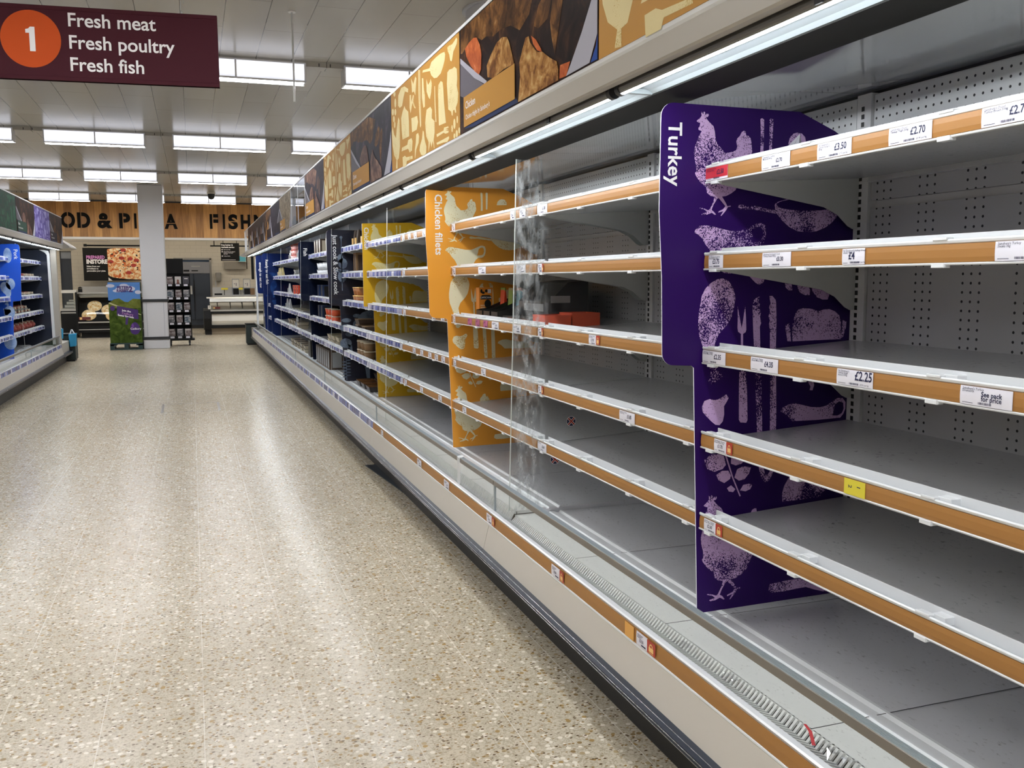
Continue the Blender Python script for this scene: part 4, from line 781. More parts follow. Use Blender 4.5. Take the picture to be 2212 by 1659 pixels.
tg = MB().add([(1.098, 3.93, .588), (1.098, 3.885, .585), (1.1035, 3.90, .47), (1.1035, 3.945, .445), (1.120, 3.925, .592), (1.120, 3.892, .592)], [(0, 1, 2, 3), (0, 4, 5, 1)])
tag(tg.build('torn_tag', P('torn_clear_tag', (.7, .72, .74), .3)), 'torn white plastic tag hooked over the front glass cap', 'tag')
tag(crumple(6, .20, .12, .05, 9).build('film_bag', P('grey_film', (.36, .36, .40), .25), loc=(1.47, 1.98, TOPS[0]-.01)), 'crumpled grey film bag lying on the top shelf behind the price tickets', 'plastic bag')
# ------------------------------------------------------------------ goods on the shelves
def surf(i, x=1.36): return .4545 if i == 5 else TOPS[i]-.024+(x-1.30)*.063
g_or = P('carton_orange', (.75, .26, .03), .4); g_bk = P('carton_black', (.012, .011, .010), .35); g_red = P('tray_orange_red', (.62, .075, .022), .4)
g_teal = P('pouch_teal', (.05, .30, .42), .35); g_rd = P('pouch_red', (.55, .05, .02), .35); g_gn = P('pouch_green', (.10, .22, .03), .35)
g_card = P('brown_cardboard', (.20, .115, .05), .6); g_kraft = P('dark_sleeve', (.05, .028, .016), .45); g_cr = P('pot_cream', (.55, .48, .36), .4)
g_pink = P('pot_pink', (.70, .36, .34), .4); g_wh = P('pack_white', (.72, .74, .78), .4); g_nv = P('pack_navy', (.012, .03, .10), .4); g_gr = P('label_grey', (.30, .31, .32), .5)
g_meat = food('raw_meat', [(.3, (.12, .02, .018)), (.5, (.30, .07, .06)), (.7, (.50, .20, .17))], 30, .25, 11)
g_film = P('pack_film', (.30, .16, .14), .12); g_olive = P('pack_olive', (.22, .20, .12), .4); g_amber = P('amber_jar', (.30, .11, .03), .3); g_yel = P('pouch_straw', (.55, .45, .20), .45)
g_dt = P('dark_tray', (.03, .026, .024), .3)
# meal-kit carton
s2_ = surf(2, 1.42)
kit = empty('meal_kit_carton', (1.385, 4.50, s2_), 0, 'orange meal-kit carton with a black name banner beside the black cartons', 'carton')
MB().box((0, 0, 0), (.072, .055, .158)).build('box', g_or, kit, bevel=.001)
q = face_s(0, -.0006, 0); mb = MB()
mb.poly([(.008, .098), (.064, .098), (.066, .112), (.056, .120), (.016, .120), (.006, .112)], q, 0); mb.poly(el(.046, .075, .018, .022), q, 0); mb.poly([(.046, .130), (.064, .130), (.064, .150), (.046, .150)], q, 1)
mb.poly(el(.012, .140, .006, .010), q, 0); mb.poly(el(.022, .132, .008, .006), q, 0); mb.poly(el(.038, .141, .007, .008), q, 0)
mb.text('CAPSICANA', .0085, face_s(0, -.0011, 0), .036, .1035, 1, .03, 'c', sq=.92)
for j in range(5): mb.poly([(.006, .02+j*.011), (.030, .02+j*.011), (.030, .026+j*.011), (.006, .026+j*.011)], q, 2)
mb.build('front_print', [g_bk, g_wh, P('pale_orange', (.85, .55, .3), .5)], kit)
# display cartons with sloping sides, each holding a pouch
for j, (y, gm, top, lab) in enumerate(((4.385, g_rd, g_gn, 'leftmost black display carton, holding a red pouch, next to the orange carton'), (4.265, g_gn, g_olive, 'middle black display carton with sloping sides'), (4.145, g_teal, g_pink, 'rightmost black display carton, holding a teal pouch'))):
    r_ = empty('display_carton', (1.335, y, s2_-.004), 0, lab, 'carton', 'black display cartons on the third shelf')
    pr = [(0, 0), (0, .055), (.05, .062), (.27, .150), (.40, .150), (.40, .025)]
    mb = MB(); mb.prism(pr, 0, .003, 'y'); mb.prism(pr, -.092, -.089, 'y'); mb.box((0, -.09, 0), (.003, .001, .052)); mb.box((0, -.09, 0), (.40, .001, .003)); mb.box((.397, -.09, 0), (.40, .001, .15))
    mb.box((-.0006, -.080, .008), (0, -.012, .018), 1)
    mb.build('tray', [g_bk, P('sleeve_print', (.09, .085, .06), .5)], r_)
    p_ = empty('seasoning_pouch', (1.335+.115, y-.075, s2_), 0, '%s seasoning pouch standing in the %s black display carton' % ({0: 'red', 1: 'green', 2: 'teal'}[j], {0: 'leftmost', 1: 'middle', 2: 'rightmost'}[j]), 'pouch', 'pouches in the black display cartons')
    MB().prism([(0, 0), (.010, .155), (.014, .155), (.03, 0)], 0, .062, 'y', 0).build('pouch', gm, p_)
    MB().box((.0095, -.0005, .143), (.0145, .0625, .158)).build('pouch_top', top, p_)
def photo_sleeve(y, y2, lab):
    mb = MB().box((1.338, y, s2_-.012), (1.42, y2, s2_+.034)); q = face_w(1.3374, y2, s2_-.012); w = y2-y
    mb.poly([(w*.02, .003), (w*.40, .003), (w*.40, .043), (w*.02, .043)], q, 1); mb.poly([(w*.40, .003), (w*.98, .003), (w*.98, .043), (w*.40, .043)], q, 2)
    for j in range(3): mb.poly([(w*.10, .012+j*.008), (w*.30, .012+j*.008), (w*.30, .016+j*.008), (w*.10, .016+j*.008)], face_w(1.3370, y2, s2_-.012), 3)
    return tag(mb.build('photo_sleeve', [g_dt, g_bk, M['f_mauve'], g_gr]), lab, 'food pack', 'photo sleeves on the third shelf')
photo_sleeve(3.81, 3.985, 'left food pack with a photo sleeve, low in front of the black cartons')
photo_sleeve(3.63, 3.80, 'right food pack with a photo sleeve, beside the orange red tray')
bc = MB().prism([(1.43, s2_), (1.43, s2_+.10), (1.52, s2_+.185), (1.615, s2_+.195), (1.615, s2_)], 3.645, 4.02, 'y'); q = face_s(1.44, 3.6444, s2_)
bc.poly([(-.0, .098), (.09, .098), (.09, .128), (.0, .128)], q, 1); bc.box((1.4292, 3.70, s2_+.06), (1.4298, 3.95, s2_+.092), 1)
tag(bc.build('shelf_carton', [g_bk, g_gr]), 'large black carton with a grey label behind the marked glass', 'carton')
for xa, xb, lab in ((1.342, 1.456, 'left of two orange red trays on the third shelf'), (1.462, 1.585, 'right of two orange red trays on the third shelf')):
    sb = surf(2, xb)-.002; mb = MB().box((xa, 3.46, sb-.006), (xb, 3.60, sb-.002)).box((xa, 3.458, sb-.006), (xb, 3.462, sb+.053)).box((xa, 3.598, sb-.006), (xb, 3.602, sb+.053)).box((xa, 3.46, sb-.006), (xa+.003, 3.60, sb+.053)).box((xb-.003, 3.46, sb-.006), (xb, 3.60, sb+.053))
    tag(mb.build('card_tray', g_red), lab, 'tray', 'orange red trays')
# generic packs, each kind built once and copied
def make_pot(body, lid):
    r_ = empty('food_pot'); MB().lathe([(0, 0), (.040, 0), (.050, .062), (0, .062)], n=16).build('pot', body, r_); MB().lathe([(0, .062), (.053, .062), (.053, .069), (0, .070)], n=16).build('lid', lid, r_); return r_
def make_tray(tray, top):
    r_ = empty('food_tray'); MB().add([(-.06, -.085, 0), (.06, -.085, 0), (.06, .085, 0), (-.06, .085, 0), (-.072, -.098, .045), (.072, -.098, .045), (.072, .098, .045), (-.072, .098, .045)], [(0, 3, 2, 1), (4, 5, 6, 7), (0, 1, 5, 4), (1, 2, 6, 5), (2, 3, 7, 6), (3, 0, 4, 7)]).build('tray', tray, r_)
    mb = MB().box((-.073, -.099, .044), (.073, .099, .047)); mb.build('lidding_film', top, r_); return r_
def make_box(w, d, h, body, lab):
    r_ = empty('sleeved_carton'); MB().box((-d/2, -w/2, 0), (d/2, w/2, h)).build('carton', body, r_, bevel=.0015); MB().box((-d/2-.0008, -w*.28, h*.1), (-d/2, w*.28, h*.9)).box((-d*.3, -w/2-.0008, h*.1), (d*.3, -w/2, h*.9)).build('label', lab, r_); return r_
def make_meat(seed):
    r_ = empty('meat_pack'); rr = random.Random(seed); MB().add([(-.075, -.10, 0), (.075, -.10, 0), (.075, .10, 0), (-.075, .10, 0), (-.085, -.115, .03), (.085, -.115, .03), (.085, .115, .03), (-.085, .115, .03)], [(0, 3, 2, 1), (4, 5, 6, 7), (0, 1, 5, 4), (1, 2, 6, 5), (2, 3, 7, 6), (3, 0, 4, 7)]).build('tray', g_dt, r_)
    mb = MB()
    for j in range(4): mb.blob((rr.uniform(-.03, .03), -.075+.05*j, .034), (.045, .032, rr.uniform(.02, .035)), 8, 5, 0, .12, rr)
    mb.build('meat', g_meat, r_); MB().box((-.083, -.03, .031), (-.02, .03, .058)).build('label', g_cr, r_); return r_
def make_pouch(body, lab):
    r_ = empty('standing_pouch'); MB().prism([(-.03, 0), (.03, 0), (.012, .10), (.004, .16), (-.004, .16), (-.012, .10)], -.055, .055, 'y').build('pouch', body, r_, bevel=.003); MB().box((-.0305, -.03, .03), (-.020, .03, .09)).build('label', lab, r_); return r_
KIND = {}
def goods(key, mk, spots, label, cat, group, left=False):
    for (x, y, z, rz) in spots:
        if key not in KIND: o = KIND[key] = mk()
        else: o = dup(KIND[key])
        o.location = ((LX-x) if left else x, y, z); o.rotation_euler = (0, 0, rz + (math.pi if left else 0))
        tag(o, label, cat, group)
def stack(x, y, i, n, h, rz=0): return [(x, y, surf(i, x)+.001+h*k, rz+.03*((k*7) % 3-1)) for k in range(n)]
goods('pouch_bk', lambda: make_pouch(g_kraft, M['gold']), stack(1.385, 8.20, 0, 1, 0)+stack(1.385, 8.05, 0, 1, 0)+stack(1.385, 7.75, 0, 1, 0), 'black and gold pouch on the top shelf beside the slate divider', 'pouch', 'black and gold pouches')
goods('kraft_tall', lambda: make_box(.09, .09, .19, g_card, g_kraft), [(1.40, 8.10, surf(1, 1.40), .1)], 'tall brown carton on the second shelf beside the slate divider', 'carton', None)
goods('amber', lambda: make_pot(g_amber, M['gold']), stack(1.37, 8.02, 2, 2, .071)+stack(1.37, 7.86, 2, 2, .071), 'amber pot with a gold lid stacked on the third shelf beside the slate divider', 'pot', 'amber pots')
goods('tray_k', lambda: make_tray(g_kraft, g_card), stack(1.40, 7.92, 3, 2, .048)+stack(1.40, 7.60, 3, 1, .048), 'dark brown food tray on the fourth shelf between slate and yellow dividers', 'food tray', 'dark brown trays')
goods('box_card', lambda: make_box(.20, .14, .13, g_card, g_kraft), [(1.45, 8.12, surf(4, 1.42), 0)], 'plain brown cardboard box on the bottom shelf beside the slate divider', 'box', None)
goods('pot_k', lambda: make_pot(g_card, g_cr), [p_ for yy in (7.86, 7.70, 7.54) for p_ in stack(1.37, yy, 4, 2, .071)], 'brown pot with a pale lid stacked on the bottom shelf by the yellow divider', 'pot', 'brown pots')
goods('deckpack', lambda: make_tray(g_dt, M['f_brown']), [p_ for yy in (8.05, 7.82, 7.58) for p_ in stack(1.42, yy, 5, 1, .05)+stack(1.58, yy, 5, 2, .048)], 'roast meat tray lying on the case floor between slate and yellow dividers', 'food tray', 'roast meat trays')
goods('box_sl', lambda: make_box(.12, .10, .17, g_kraft, g_cr), [(1.37, yy, surf(0, 1.37), 0) for yy in (10.55, 10.35, 10.15, 9.6)], 'brown and cream carton on the top shelf beside the Fish divider', 'carton', 'brown and cream cartons')
goods('pot_w', lambda: make_pot(g_wh, g_gr), [p_ for yy in (10.4, 10.2, 9.9, 9.5) for p_ in stack(1.37, yy, 1, 2, .071)], 'white pot with a grey lid on the second shelf beside the Fish divider', 'pot', 'white pots')
goods('box_nv', lambda: make_box(.13, .10, .15, g_nv, g_bk), [(1.40, yy, surf(2, 1.40), 0) for yy in (10.6, 10.3)]+[(1.40, yy, surf(3, 1.40), 0) for yy in (10.6, 10.35)], 'dark navy carton in the shadow beside the Fish divider', 'carton', 'dark navy cartons')
goods('jar', lambda: make_pot(g_red, g_cr), [p_ for yy in (9.75, 9.55, 9.3) for p_ in stack(1.36, yy, 3, 2, .071)], 'orange red pot with a cream lid on the fourth shelf left of the slate divider', 'pot', 'orange red pots')
goods('trk2', lambda: make_tray(g_cr, g_olive), [p_ for yy in (9.7, 9.4, 9.1) for p_ in stack(1.40, yy, 4, 2, .048)], 'olive topped tray on the bottom shelf left of the slate divider', 'food tray', 'olive topped trays')
goods('row', lambda: make_box(.14, .16, .20, g_kraft, g_gr), [(1.39, 10.55-.155*k, surf(5), 0) for k in range(7)], 'brown sleeved carton in the row on the case floor left of the slate divider', 'carton', 'row of brown sleeved cartons')
goods('drk', lambda: make_box(.22, .20, .20, g_bk, g_kraft), [(1.42, 11.35, surf(5), 0)], 'black box standing on the case floor in front of the Fish divider', 'box', None)
goods('pink', lambda: make_pot(g_pink, g_rd), [p_ for yy in (13.1, 12.85) for p_ in stack(1.36, yy, 0, 3, .071)], 'pink pot with a red lid stacked on the top shelf beyond the Fish divider', 'pot', 'pink pots')
goods('whs', lambda: make_pouch(g_wh, g_gr), [(1.36, yy, surf(i, 1.36), 0) for i, yy in ((0, 13.6), (0, 12.5), (2, 13.9), (3, 14.3), (3, 13.9), (4, 13.0))], 'white pouch standing between the Fish and royal blue dividers', 'pouch', 'white pouches')
goods('straw', lambda: make_pouch(g_yel, g_cr), [(1.36, yy, surf(1, 1.36), 0) for yy in (15.5, 15.2, 14.9)], 'straw coloured pouch on the second shelf beside the royal blue divider', 'pouch', 'straw coloured pouches')
goods('reds', lambda: make_box(.16, .12, .045, g_rd, g_kraft), [p_ for yy in (12.9, 12.65, 12.4) for p_ in stack(1.37, yy, 2, 3, .046)], 'flat red pack stacked on the third shelf beyond the Fish divider', 'pack', 'flat red packs')
goods('grn', lambda: make_tray(g_gr, g_olive), [p_ for yy in (13.2, 12.8, 12.4, 12.0) for p_ in stack(1.39, yy, 3, 1, .048)]+[p_ for yy in (12.9, 12.3) for p_ in stack(1.4, yy, 1, 2, .048)], 'grey tray with olive film beyond the Fish divider', 'food tray', 'grey and olive trays')
goods('cre', lambda: make_tray(g_cr, g_kraft), [p_ for yy in (13.9, 13.5, 13.1, 12.7) for p_ in stack(1.40, yy, 4, 2, .048)]+[p_ for yy in (13.6, 13.2, 12.8, 12.4, 12.0) for p_ in stack(1.40, yy, 5, 2, .048)], 'cream tray low in the case beyond the Fish divider', 'food tray', 'cream trays')
# left-hand case: meat
def lgoods(key, mk, spots, label, cat, group): goods(key, mk, spots, label, cat, group, True)
for i, ys, nm in ((0, (13.0, 13.3), 'top'), (1, (14.0, 14.3, 14.55), 'second'), (2, (13.4, 13.75, 14.1, 14.4), 'third')):
    lgoods('meat%d' % i, lambda: make_meat(i+3), [(1.42, y, surf(i, 1.42)+.003, 0) for y in ys], 'meat tray on the %s shelf of the left-hand case' % nm, 'meat pack', 'meat trays on the left %s shelf' % nm)
lgoods('meat3', lambda: make_meat(8), [(1.42, 12.75+.26*k, surf(3, 1.42)+.003+.05*j, 0) for k in range(6) for j in range(2 if k < 5 else 1)], 'meat tray in the stacks on the fourth shelf of the left-hand case', 'meat pack', 'stacked meat trays on the left fourth shelf')
def make_joint():
    r_ = empty('meat_joint'); rr = random.Random(5); MB().blob((0, 0, .052), (.085, .13, .055), 14, 9, 0, .05, rr).build('joint', g_meat, r_); MB().box((-.06, -.035, .08), (.02, .035, .106)).build('label', g_cr, r_); return r_
lgoods('joint', make_joint, [(1.43, 13.05+.29*k, surf(4, 1.43)+.004, .1*(k % 3)) for k in range(6)], 'wrapped red meat joint on the bottom shelf of the left-hand case', 'meat joint', 'meat joints')
lgoods('flatw', lambda: make_tray(g_wh, g_gr), [(1.45, 13.3+.3*k, .457, .3*(k % 2)) for k in range(4)], 'pale empty looking tray on the floor of the left-hand case', 'food tray', 'pale trays')
lgoods('pricew', lambda: make_box(.07, .004, .07, g_wh, g_gr), [(1.22, 12.75, .460, .2)], 'white square card standing in the left-hand case front', 'card', None)
to_true_size(mark)
# ------------------------------------------------------------------ far end: counters, signs, displays
M['wlett'] = P('sign_black', (.008, .007, .006), .7, 0, .1)
def stencil(txt, cuts, x0, h, z, lab):
    # stencilled capitals: thin timber-wide gaps are cut through each letter
    import bmesh
    yF = 24.3185; rt_ = empty('fascia_sign', (0, 0, 0), 0, lab, 'lettering')
    for ch, x, w, cs in txt:
        vs, fs = text2d(ch, .045, 6); ww = max(a[0] for a in vs); bm = bmesh.new()
        bv = [bm.verts.new((a[0]/ww*w, a[1]*h, 0)) for a in vs]
        for f in fs:
            try: bm.faces.new([bv[i] for i in f])
            except ValueError: pass
        for kind, p_, gap in cs:
            for sgn in (-1, 1):
                no = (1, 0, 0) if kind == 'v' else ((0, 1, 0) if kind == 'h' else (.7, .7, 0)); c_ = (p_+sgn*gap/2, 0, 0) if kind != 'h' else (0, p_+sgn*gap/2, 0)
                bmesh.ops.bisect_plane(bm, geom=bm.verts[:]+bm.edges[:]+bm.faces[:], plane_co=c_, plane_no=no)
            de = []
            for f in bm.faces:
                m_ = f.calc_center_median(); t = m_.x-p_ if kind == 'v' else m_.y-p_
                if abs(t) < gap/2: de.append(f)
            bmesh.ops.delete(bm, geom=de, context='FACES')
        bm.verts.ensure_lookup_table(); idx = {v: i for i, v in enumerate(bm.verts)}
        V = [(x+v.co.x, yF-.012, z+v.co.y) for v in bm.verts]; Fs = [tuple(idx[v] for v in f.verts) for f in bm.faces]
        bm.free(); o = MB().add(V, Fs).build('letter', M['wlett'], rt_); sm = o.modifiers.new('depth', 'SOLIDIFY'); sm.thickness = .012; sm.offset = -1
    return rt_
g = .022
stencil([('F', -3.72, .20, []), ('O', -3.38, .30, [('v', .15, g)]), ('O', -2.885, .315, [('v', .157, g)]), ('D', -2.525, .285, [('v', .085, g)]), ('&', -2.085, .33, [('h', .17, g)]), ('P', -1.60, .25, [('v', .085, g)]), ('I', -1.265, .055, []), ('Z', -1.13, .22, []), ('Z', -.84, .22, []), ('A', -.575, .30, [('h', .115, g)])],
        None, 0, .325, 2.675, 'black stencil lettering FOOD & PIZZA on the oak bulkhead, left of and behind the pillar')
stencil([('F', .48, .205, [('v', .075, g)]), ('I', .79, .055, []), ('S', .925, .225, [('h', .165, g)]), ('H', 1.225, .235, [('h', .165, .0)][:0]), ('M', 1.545, .29, [('v', .145, g)]), ('O', 1.92, .30, [('v', .15, g)]), ('N', 2.29, .25, [])],
        None, 0, .325, 2.69, 'black stencil lettering starting FISHM on the oak bulkhead, right of the pillar')
# counter lighting: unseen battens added under the soffit to brighten the recess
M['steelw'] = P('brushed_steel', (.50, .49, .46), .32, .85); M['sneeze'] = pane('counter_glass', (.96, .98, .97), .02); M['cwhite'] = P('counter_white', (.70, .67, .60), .4); M['cblack'] = P('counter_black', (.008, .008, .008), .5, 0, .2)
bt = None
for x, y in [(-4.6+1.45*i, yy) for i in range(7) for yy in (25.3, 27.0)]:
    if bt is None:
        bt = empty('added_batten'); MB().box((-.62, -.06, -.012), (.62, .06, 0)).build('housing', M['lframe'], bt); MB().box((-.60, -.045, -.028), (.60, .045, -.012)).build('diffuser', M['batten'], bt); o = bt
    else: o = dup(bt)
    o.location = (x, y, H+1.50); tag(o, 'unseen batten light added under the soffit to light the counters', 'light', 'added soffit battens')
cl = empty('cold_room_light', (.05, 29.2, 2.42), 0, 'cool light inside the cold room behind the steel doors', 'light'); MB().box((-.3, -.05, -.03), (.3, .05, 0)).build('diffuser', E('cold_light', (.7, .85, 1), 2.5), cl)
for xa, xb, z, lab in ((-3.4, -1.95, 2.385, 'grey hanging rail over the pizza counter'), (.55, 1.75, 2.44, 'pale hanging rail over the fish counter'), (.50, 1.75, 2.29, 'dark lower rail over the fish counter')):
    mb = MB().box((xa, 25.98, z), (xb, 26.02, z+.035))
    for x in (xa+.1, xb-.06): mb.box((x-.012, 25.99, z+.03), (x+.012, 26.01, H+1.50))
    tag(mb.build('hanging_rail', M['steelw' if z != 2.29 else 'cblack']), lab, 'rail')
# pizza poster
M['pz'] = food('pizza_photo', [(.28, (.30, .03, .012)), (.42, (.62, .15, .05)), (.52, (.80, .55, .28)), (.62, (.88, .78, .60)), (.75, (.92, .87, .78))], 11, .4, 21)
pp = empty('pizza_poster', (-2.80, 27.8, 1.40), 0, 'black pizza counter poster lettered Prepared Instore beside a pizza photo', 'poster')
MB().box((0, 0, 0), (1.52, .03, .90)).build('board', M['cblack'], pp)
for x in (.12, 1.38): MB().box((x, .03, .86), (x+.03, .70, .89)).build('wall_arm', M['cblack'], pp)
q = face_s(0, -.002, 0); mb = MB()
pts = [(.62, .84), (.64, .865), (.80, .895), (1.515, .895), (1.515, .02)]+[(.62+.9*(1-math.cos(t)), .16-.15*math.sin(t)*.9) for t in (1.4, 1.1, .8, .5, .2, 0)]
mb.poly(pts, q, 0); q3 = face_s(0, -.003, 0); rr = random.Random(2)
for j in range(34):
    a, b = rr.uniform(.68, 1.45), rr.uniform(.18, .84); s_ = rr.uniform(.012, .02); mb.poly(el(a, b, s_*1.3, s_, 7), q3, 1)
for a, b in ((.70, .52), (1.20, .60), (1.36, .56), (1.15, .22), (.98, .62), (1.28, .42), (1.03, .84)):
    mb.poly(el(a, b, .075, .05, 10), face_s(0, -.0025, 0), 2)
mb.poly([(.62, .0), (.72, .0), (.62, .09)], q, 3)
mb.build('pizza_photo', [M['pz'], M['black'], P('pepperoni', (.38, .03, .018), .4), M['lettering']], pp)
MB().text('PREPARED', .085, q, .085, .60, 0, .04, sq=.82).build('pink_lettering', P('pink_lettering', (.65, .25, .60), .5), pp)
mb = MB(); mb.text('INSTORE', .105, q, .085, .47, 0, .06, sq=.86)
for i, s in enumerate(('Select from our', 'ingredients to', 'personalise your pizza.')): mb.text(s, .040, q, .085, .375-.062*i, 0, .03, sq=.9)
mb.build('lettering', M['lettering'], pp)
tag(MB().cyl((-2.75, 27.75, 2.36), (-1.0, 27.75, 2.36), .022, 10).box((-2.76, 27.72, 2.33), (-2.68, 27.8, 2.40)).build('poster_rail', M['cblack']), 'black tube rail above the pizza poster', 'rail')
tag(MB().box((-2.9, 28.1, 1.20), (.0, 28.48, 1.24)).box((-2.9, 28.1, 1.0), (0, 28.14, 1.2)).build('wall_shelf', M['steelw']), 'steel shelf along the wall below the pizza poster', 'shelf')
# pizza counter
pc = empty('pizza_counter', (0, 24.6, 0), 0, 'black pizza counter with a sloping display left of the cardboard display', 'counter')
MB().box((-2.68, .05, .13), (-1.0, .9, .37)).box((-2.62, .12, .0), (-1.05, .85, .13)).prism([(.02, .44), (.5, .98), (.5, .37), (.02, .37)], -2.66, -1.0, 'x').build('body', M['cblack'], pc)
MB().box((-2.66, -.02, .37), (-1.0, .06, .40)).box((-2.66, .02, .195), (-1.0, .05, .215)).build('bumper', M['steelw'], pc)
MB().box((-2.68, .1, 1.085), (-1.0, .6, 1.115)).box((-2.66, .4, 1.0), (-1.0, .45, 1.085)).build('top_shelf', M['steelw'], pc)
MB().add([(-2.66, .12, 1.08), (-1.0, .12, 1.08), (-1.0, -.0, .46), (-2.66, -.0, .46)], [(0, 1, 2, 3)]).build('front_glass', M['sneeze'], pc)
MB().box((-2.70, .0, 0.1), (-2.66, .7, 1.12)).build('end_panel', M['cblack'], pc)
M['crust'] = food('pizza_top', [(.3, (.45, .10, .03)), (.45, (.72, .45, .18)), (.6, (.85, .72, .48)), (.75, (.90, .82, .62))], 18, .5, 31)
for i, (x, s_) in enumerate(((-2.42, .42), (-2.30, .66), (-1.98, .55), (-1.88, .40))):
    r_ = empty('display_pizza', (x, 24.6+.02+.48*(s_-.30)/.62-.03, .47+.55*(s_-.32)/.62), 0, ['large round pizza at the front left of the sloping display', 'pizza half hidden behind the front left one', 'pizza beside the cardboard display, upper one', 'pizza beside the cardboard display, lower one'][i], 'pizza', 'pizzas in the sloping display')
    r_.rotation_euler = (math.radians(50), 0, 0)
    MB().cyl((0, 0, 0), (0, 0, .012), .165, 28).build('crust', P('crust_edge', (.70, .50, .25), .6), r_); MB().cyl((0, 0, .012), (0, 0, .016), .150, 28).build('topping', M['crust'], r_)
tk_ = MB().box((-2.64, 24.575, .445), (-2.38, 24.59, .52)); tk_.box((-2.62, 24.573, .455), (-2.57, 24.575, .51), 1)
tag(tk_.build('price_card', [P('maroon_card', (.10, .012, .014), .5), M['gold']]), 'dark red price card under the front left pizza', 'price card')
tag(MB().cyl((-2.62, 25.0, 1.115), (-2.62, 25.0, 1.20), .05, 12).lathe([(0, .14), (.045, .12), (.05, .09)], (-2.62, 25.0, 1.115)).build('weighing_scale', M['cblack']), 'small black scale head on the pizza counter top', 'scale')
# glass servery unit
sv = empty('servery_unit', (0, 24.9, 0), 0, 'glass fronted servery unit with steel trays beside the left-hand case', 'counter')
MB().box((-3.08, .02, 0), (-2.72, .7, .66)).build('body', M['cblack'], sv); MB().box((-3.06, -.02, .66), (-2.70, .6, .72)).box((-3.06, 0, .60), (-2.70, .03, .63)).build('ledge', M['steelw'], sv)
MB().box((-3.04, 0, 1.10), (-2.70, .5, 1.17)).build('hood', M['cwhite'], sv); MB().box((-3.03, .0, .72), (-2.71, .01, 1.10)).build('front_glass', M['sneeze'], sv)
MB().box((-3.0, .2, .74), (-2.72, .5, .80)).box((-2.95, .18, .82), (-2.75, .45, .88)).box((-2.9, .2, .9), (-2.74, .4, .93)).build('steel_tray', M['steelw'], sv)
# cardboard film display on its pallet
M['sky'] = P('print_sky', (.085, .20, .47), .6, 0, .05); M['cloud'] = P('print_cloud', (.48, .50, .62), .6, 0, .15); M['hill'] = food('print_grass', [(.3, (.016, .028, .006)), (.5, (.045, .075, .014)), (.7, (.10, .14, .03))], 9, .6, 41); M['hill2'] = food('print_hill', [(.3, (.07, .085, .015)), (.6, (.14, .16, .035)), (.8, (.21, .22, .06))], 9, .6, 42)
M['cpurp'] = P('print_purple', (.045, .012, .13), .4); M['cpurp2'] = P('print_purple_light', (.12, .035, .25), .4)
dp = empty('cardboard_display', (-1.60, 20.06, .14), 0, 'printed cardboard display of sky and green hills standing on the pallet', 'display stand')
MB().box((0, 0, 0), (.60, .45, 1.22)).build('case', [P('card_side', (.10, .14, .06), .6)], dp, bevel=.004)
q = face_s(0, -.002, 0); mb = MB(); w = .60
mb.poly([(0, .72), (w, .72), (w, 1.22), (0, 1.22)], q, 0); mb.poly([(0, 0), (w, 0), (w, .80), (0, .86)], q, 1)
mb.poly([(0, .80), (.10, .88), (.20, .90), (.30, .83), (.36, .82), (.46, .89), (.60, .88), (.60, .70), (0, .70)], face_s(0, -.003, 0), 2)
mb.poly([(.02, .82), (.30, .70), (.60, .57), (.60, .555), (.28, .68), (0, .80)], face_s(0, -.004, 0), 3)
for a, b, rx, ry in ((.24, 1.08, .10, .045), (.32, 1.11, .12, .055), (.42, 1.09, .09, .05), (.05, 1.15, .08, .035), (.56, 1.02, .06, .04), (.18, 1.05, .09, .03), (.30, 1.16, .08, .03)): mb.poly(el(a, b, rx, ry), face_s(0, -.003-.0002*a, 0), 4)
mb.poly([(.155, .75), (.545, .665), (.545, .47), (.145, .56)], face_s(0, -.006, 0), 5); mb.poly([(.31, .53), (.355, .52), (.335, .37), (.295, .37)], face_s(0, -.0055, 0), 5)
egg = [(.47+.092*math.cos(t)*(1-.14*math.sin(t)), .29+.125*math.sin(t)) for t in [2*math.pi*i/24 for i in range(24)]]; mb.poly(egg, face_s(0, -.0062, 0), 6); mb.poly(el(.43, .34, .022, .05), face_s(0, -.0068, 0), 7)
egg2 = [(.07+.045*math.cos(t), .70+.05*math.sin(t)) for t in [2*math.pi*i/16 for i in range(16)]]; mb.poly(egg2, face_s(0, -.0062, 0), 6)
mb.build('front_print', [M['sky'], M['hill'], M['hill2'], P('print_path', (.42, .40, .22), .5), M['cloud'], M['cpurp'], M['cpurp'], M['cpurp2']], dp)
mb = MB(); q = face_s(0, -.0075, 0)
mb.text('PETER', .058, q, .175, 1.085, 0, .035, sq=.95); mb.text('RABBIT', .052, q, .165, 1.025, 0, .035, sq=.92); mb.text('2', .105, q, .385, 1.03, 0, .04)
def slant(u, v): return q(u, v-.205*(u-.15))
mb.text('Join the', .036, slant, .24, .665, 1, .03); mb.text('Cadbury', .042, slant, .24, .605, 2, .012); mb.text('Easter Egg hide', .036, slant, .165, .555, 1, .03, sq=.92); mb.text('Cadbury', .040, q, .385, .265, 1, .012)
mb.build('lettering', [M['cpurp'], M['lettering'], P('mauve_lettering', (.45, .22, .45), .5)], dp)
mb = MB(); mb.box((0, 0, 0), (.61, .50, .022)).box((0, 0, .115), (.61, .50, .14))
for x in (0, .265, .53): mb.box((x, 0, .02), (x+.08, .50, .118))
mb.box((.0, 0, .085), (.12, .5, .118)).box((.49, 0, .085), (.61, .5, .118))
tag(mb.build('pallet', P('green_pallet', (.012, .035, .035), .5), None, (-1.61, 20.03, 0)), 'dark green pallet carrying the cardboard display on the floor', 'pallet')
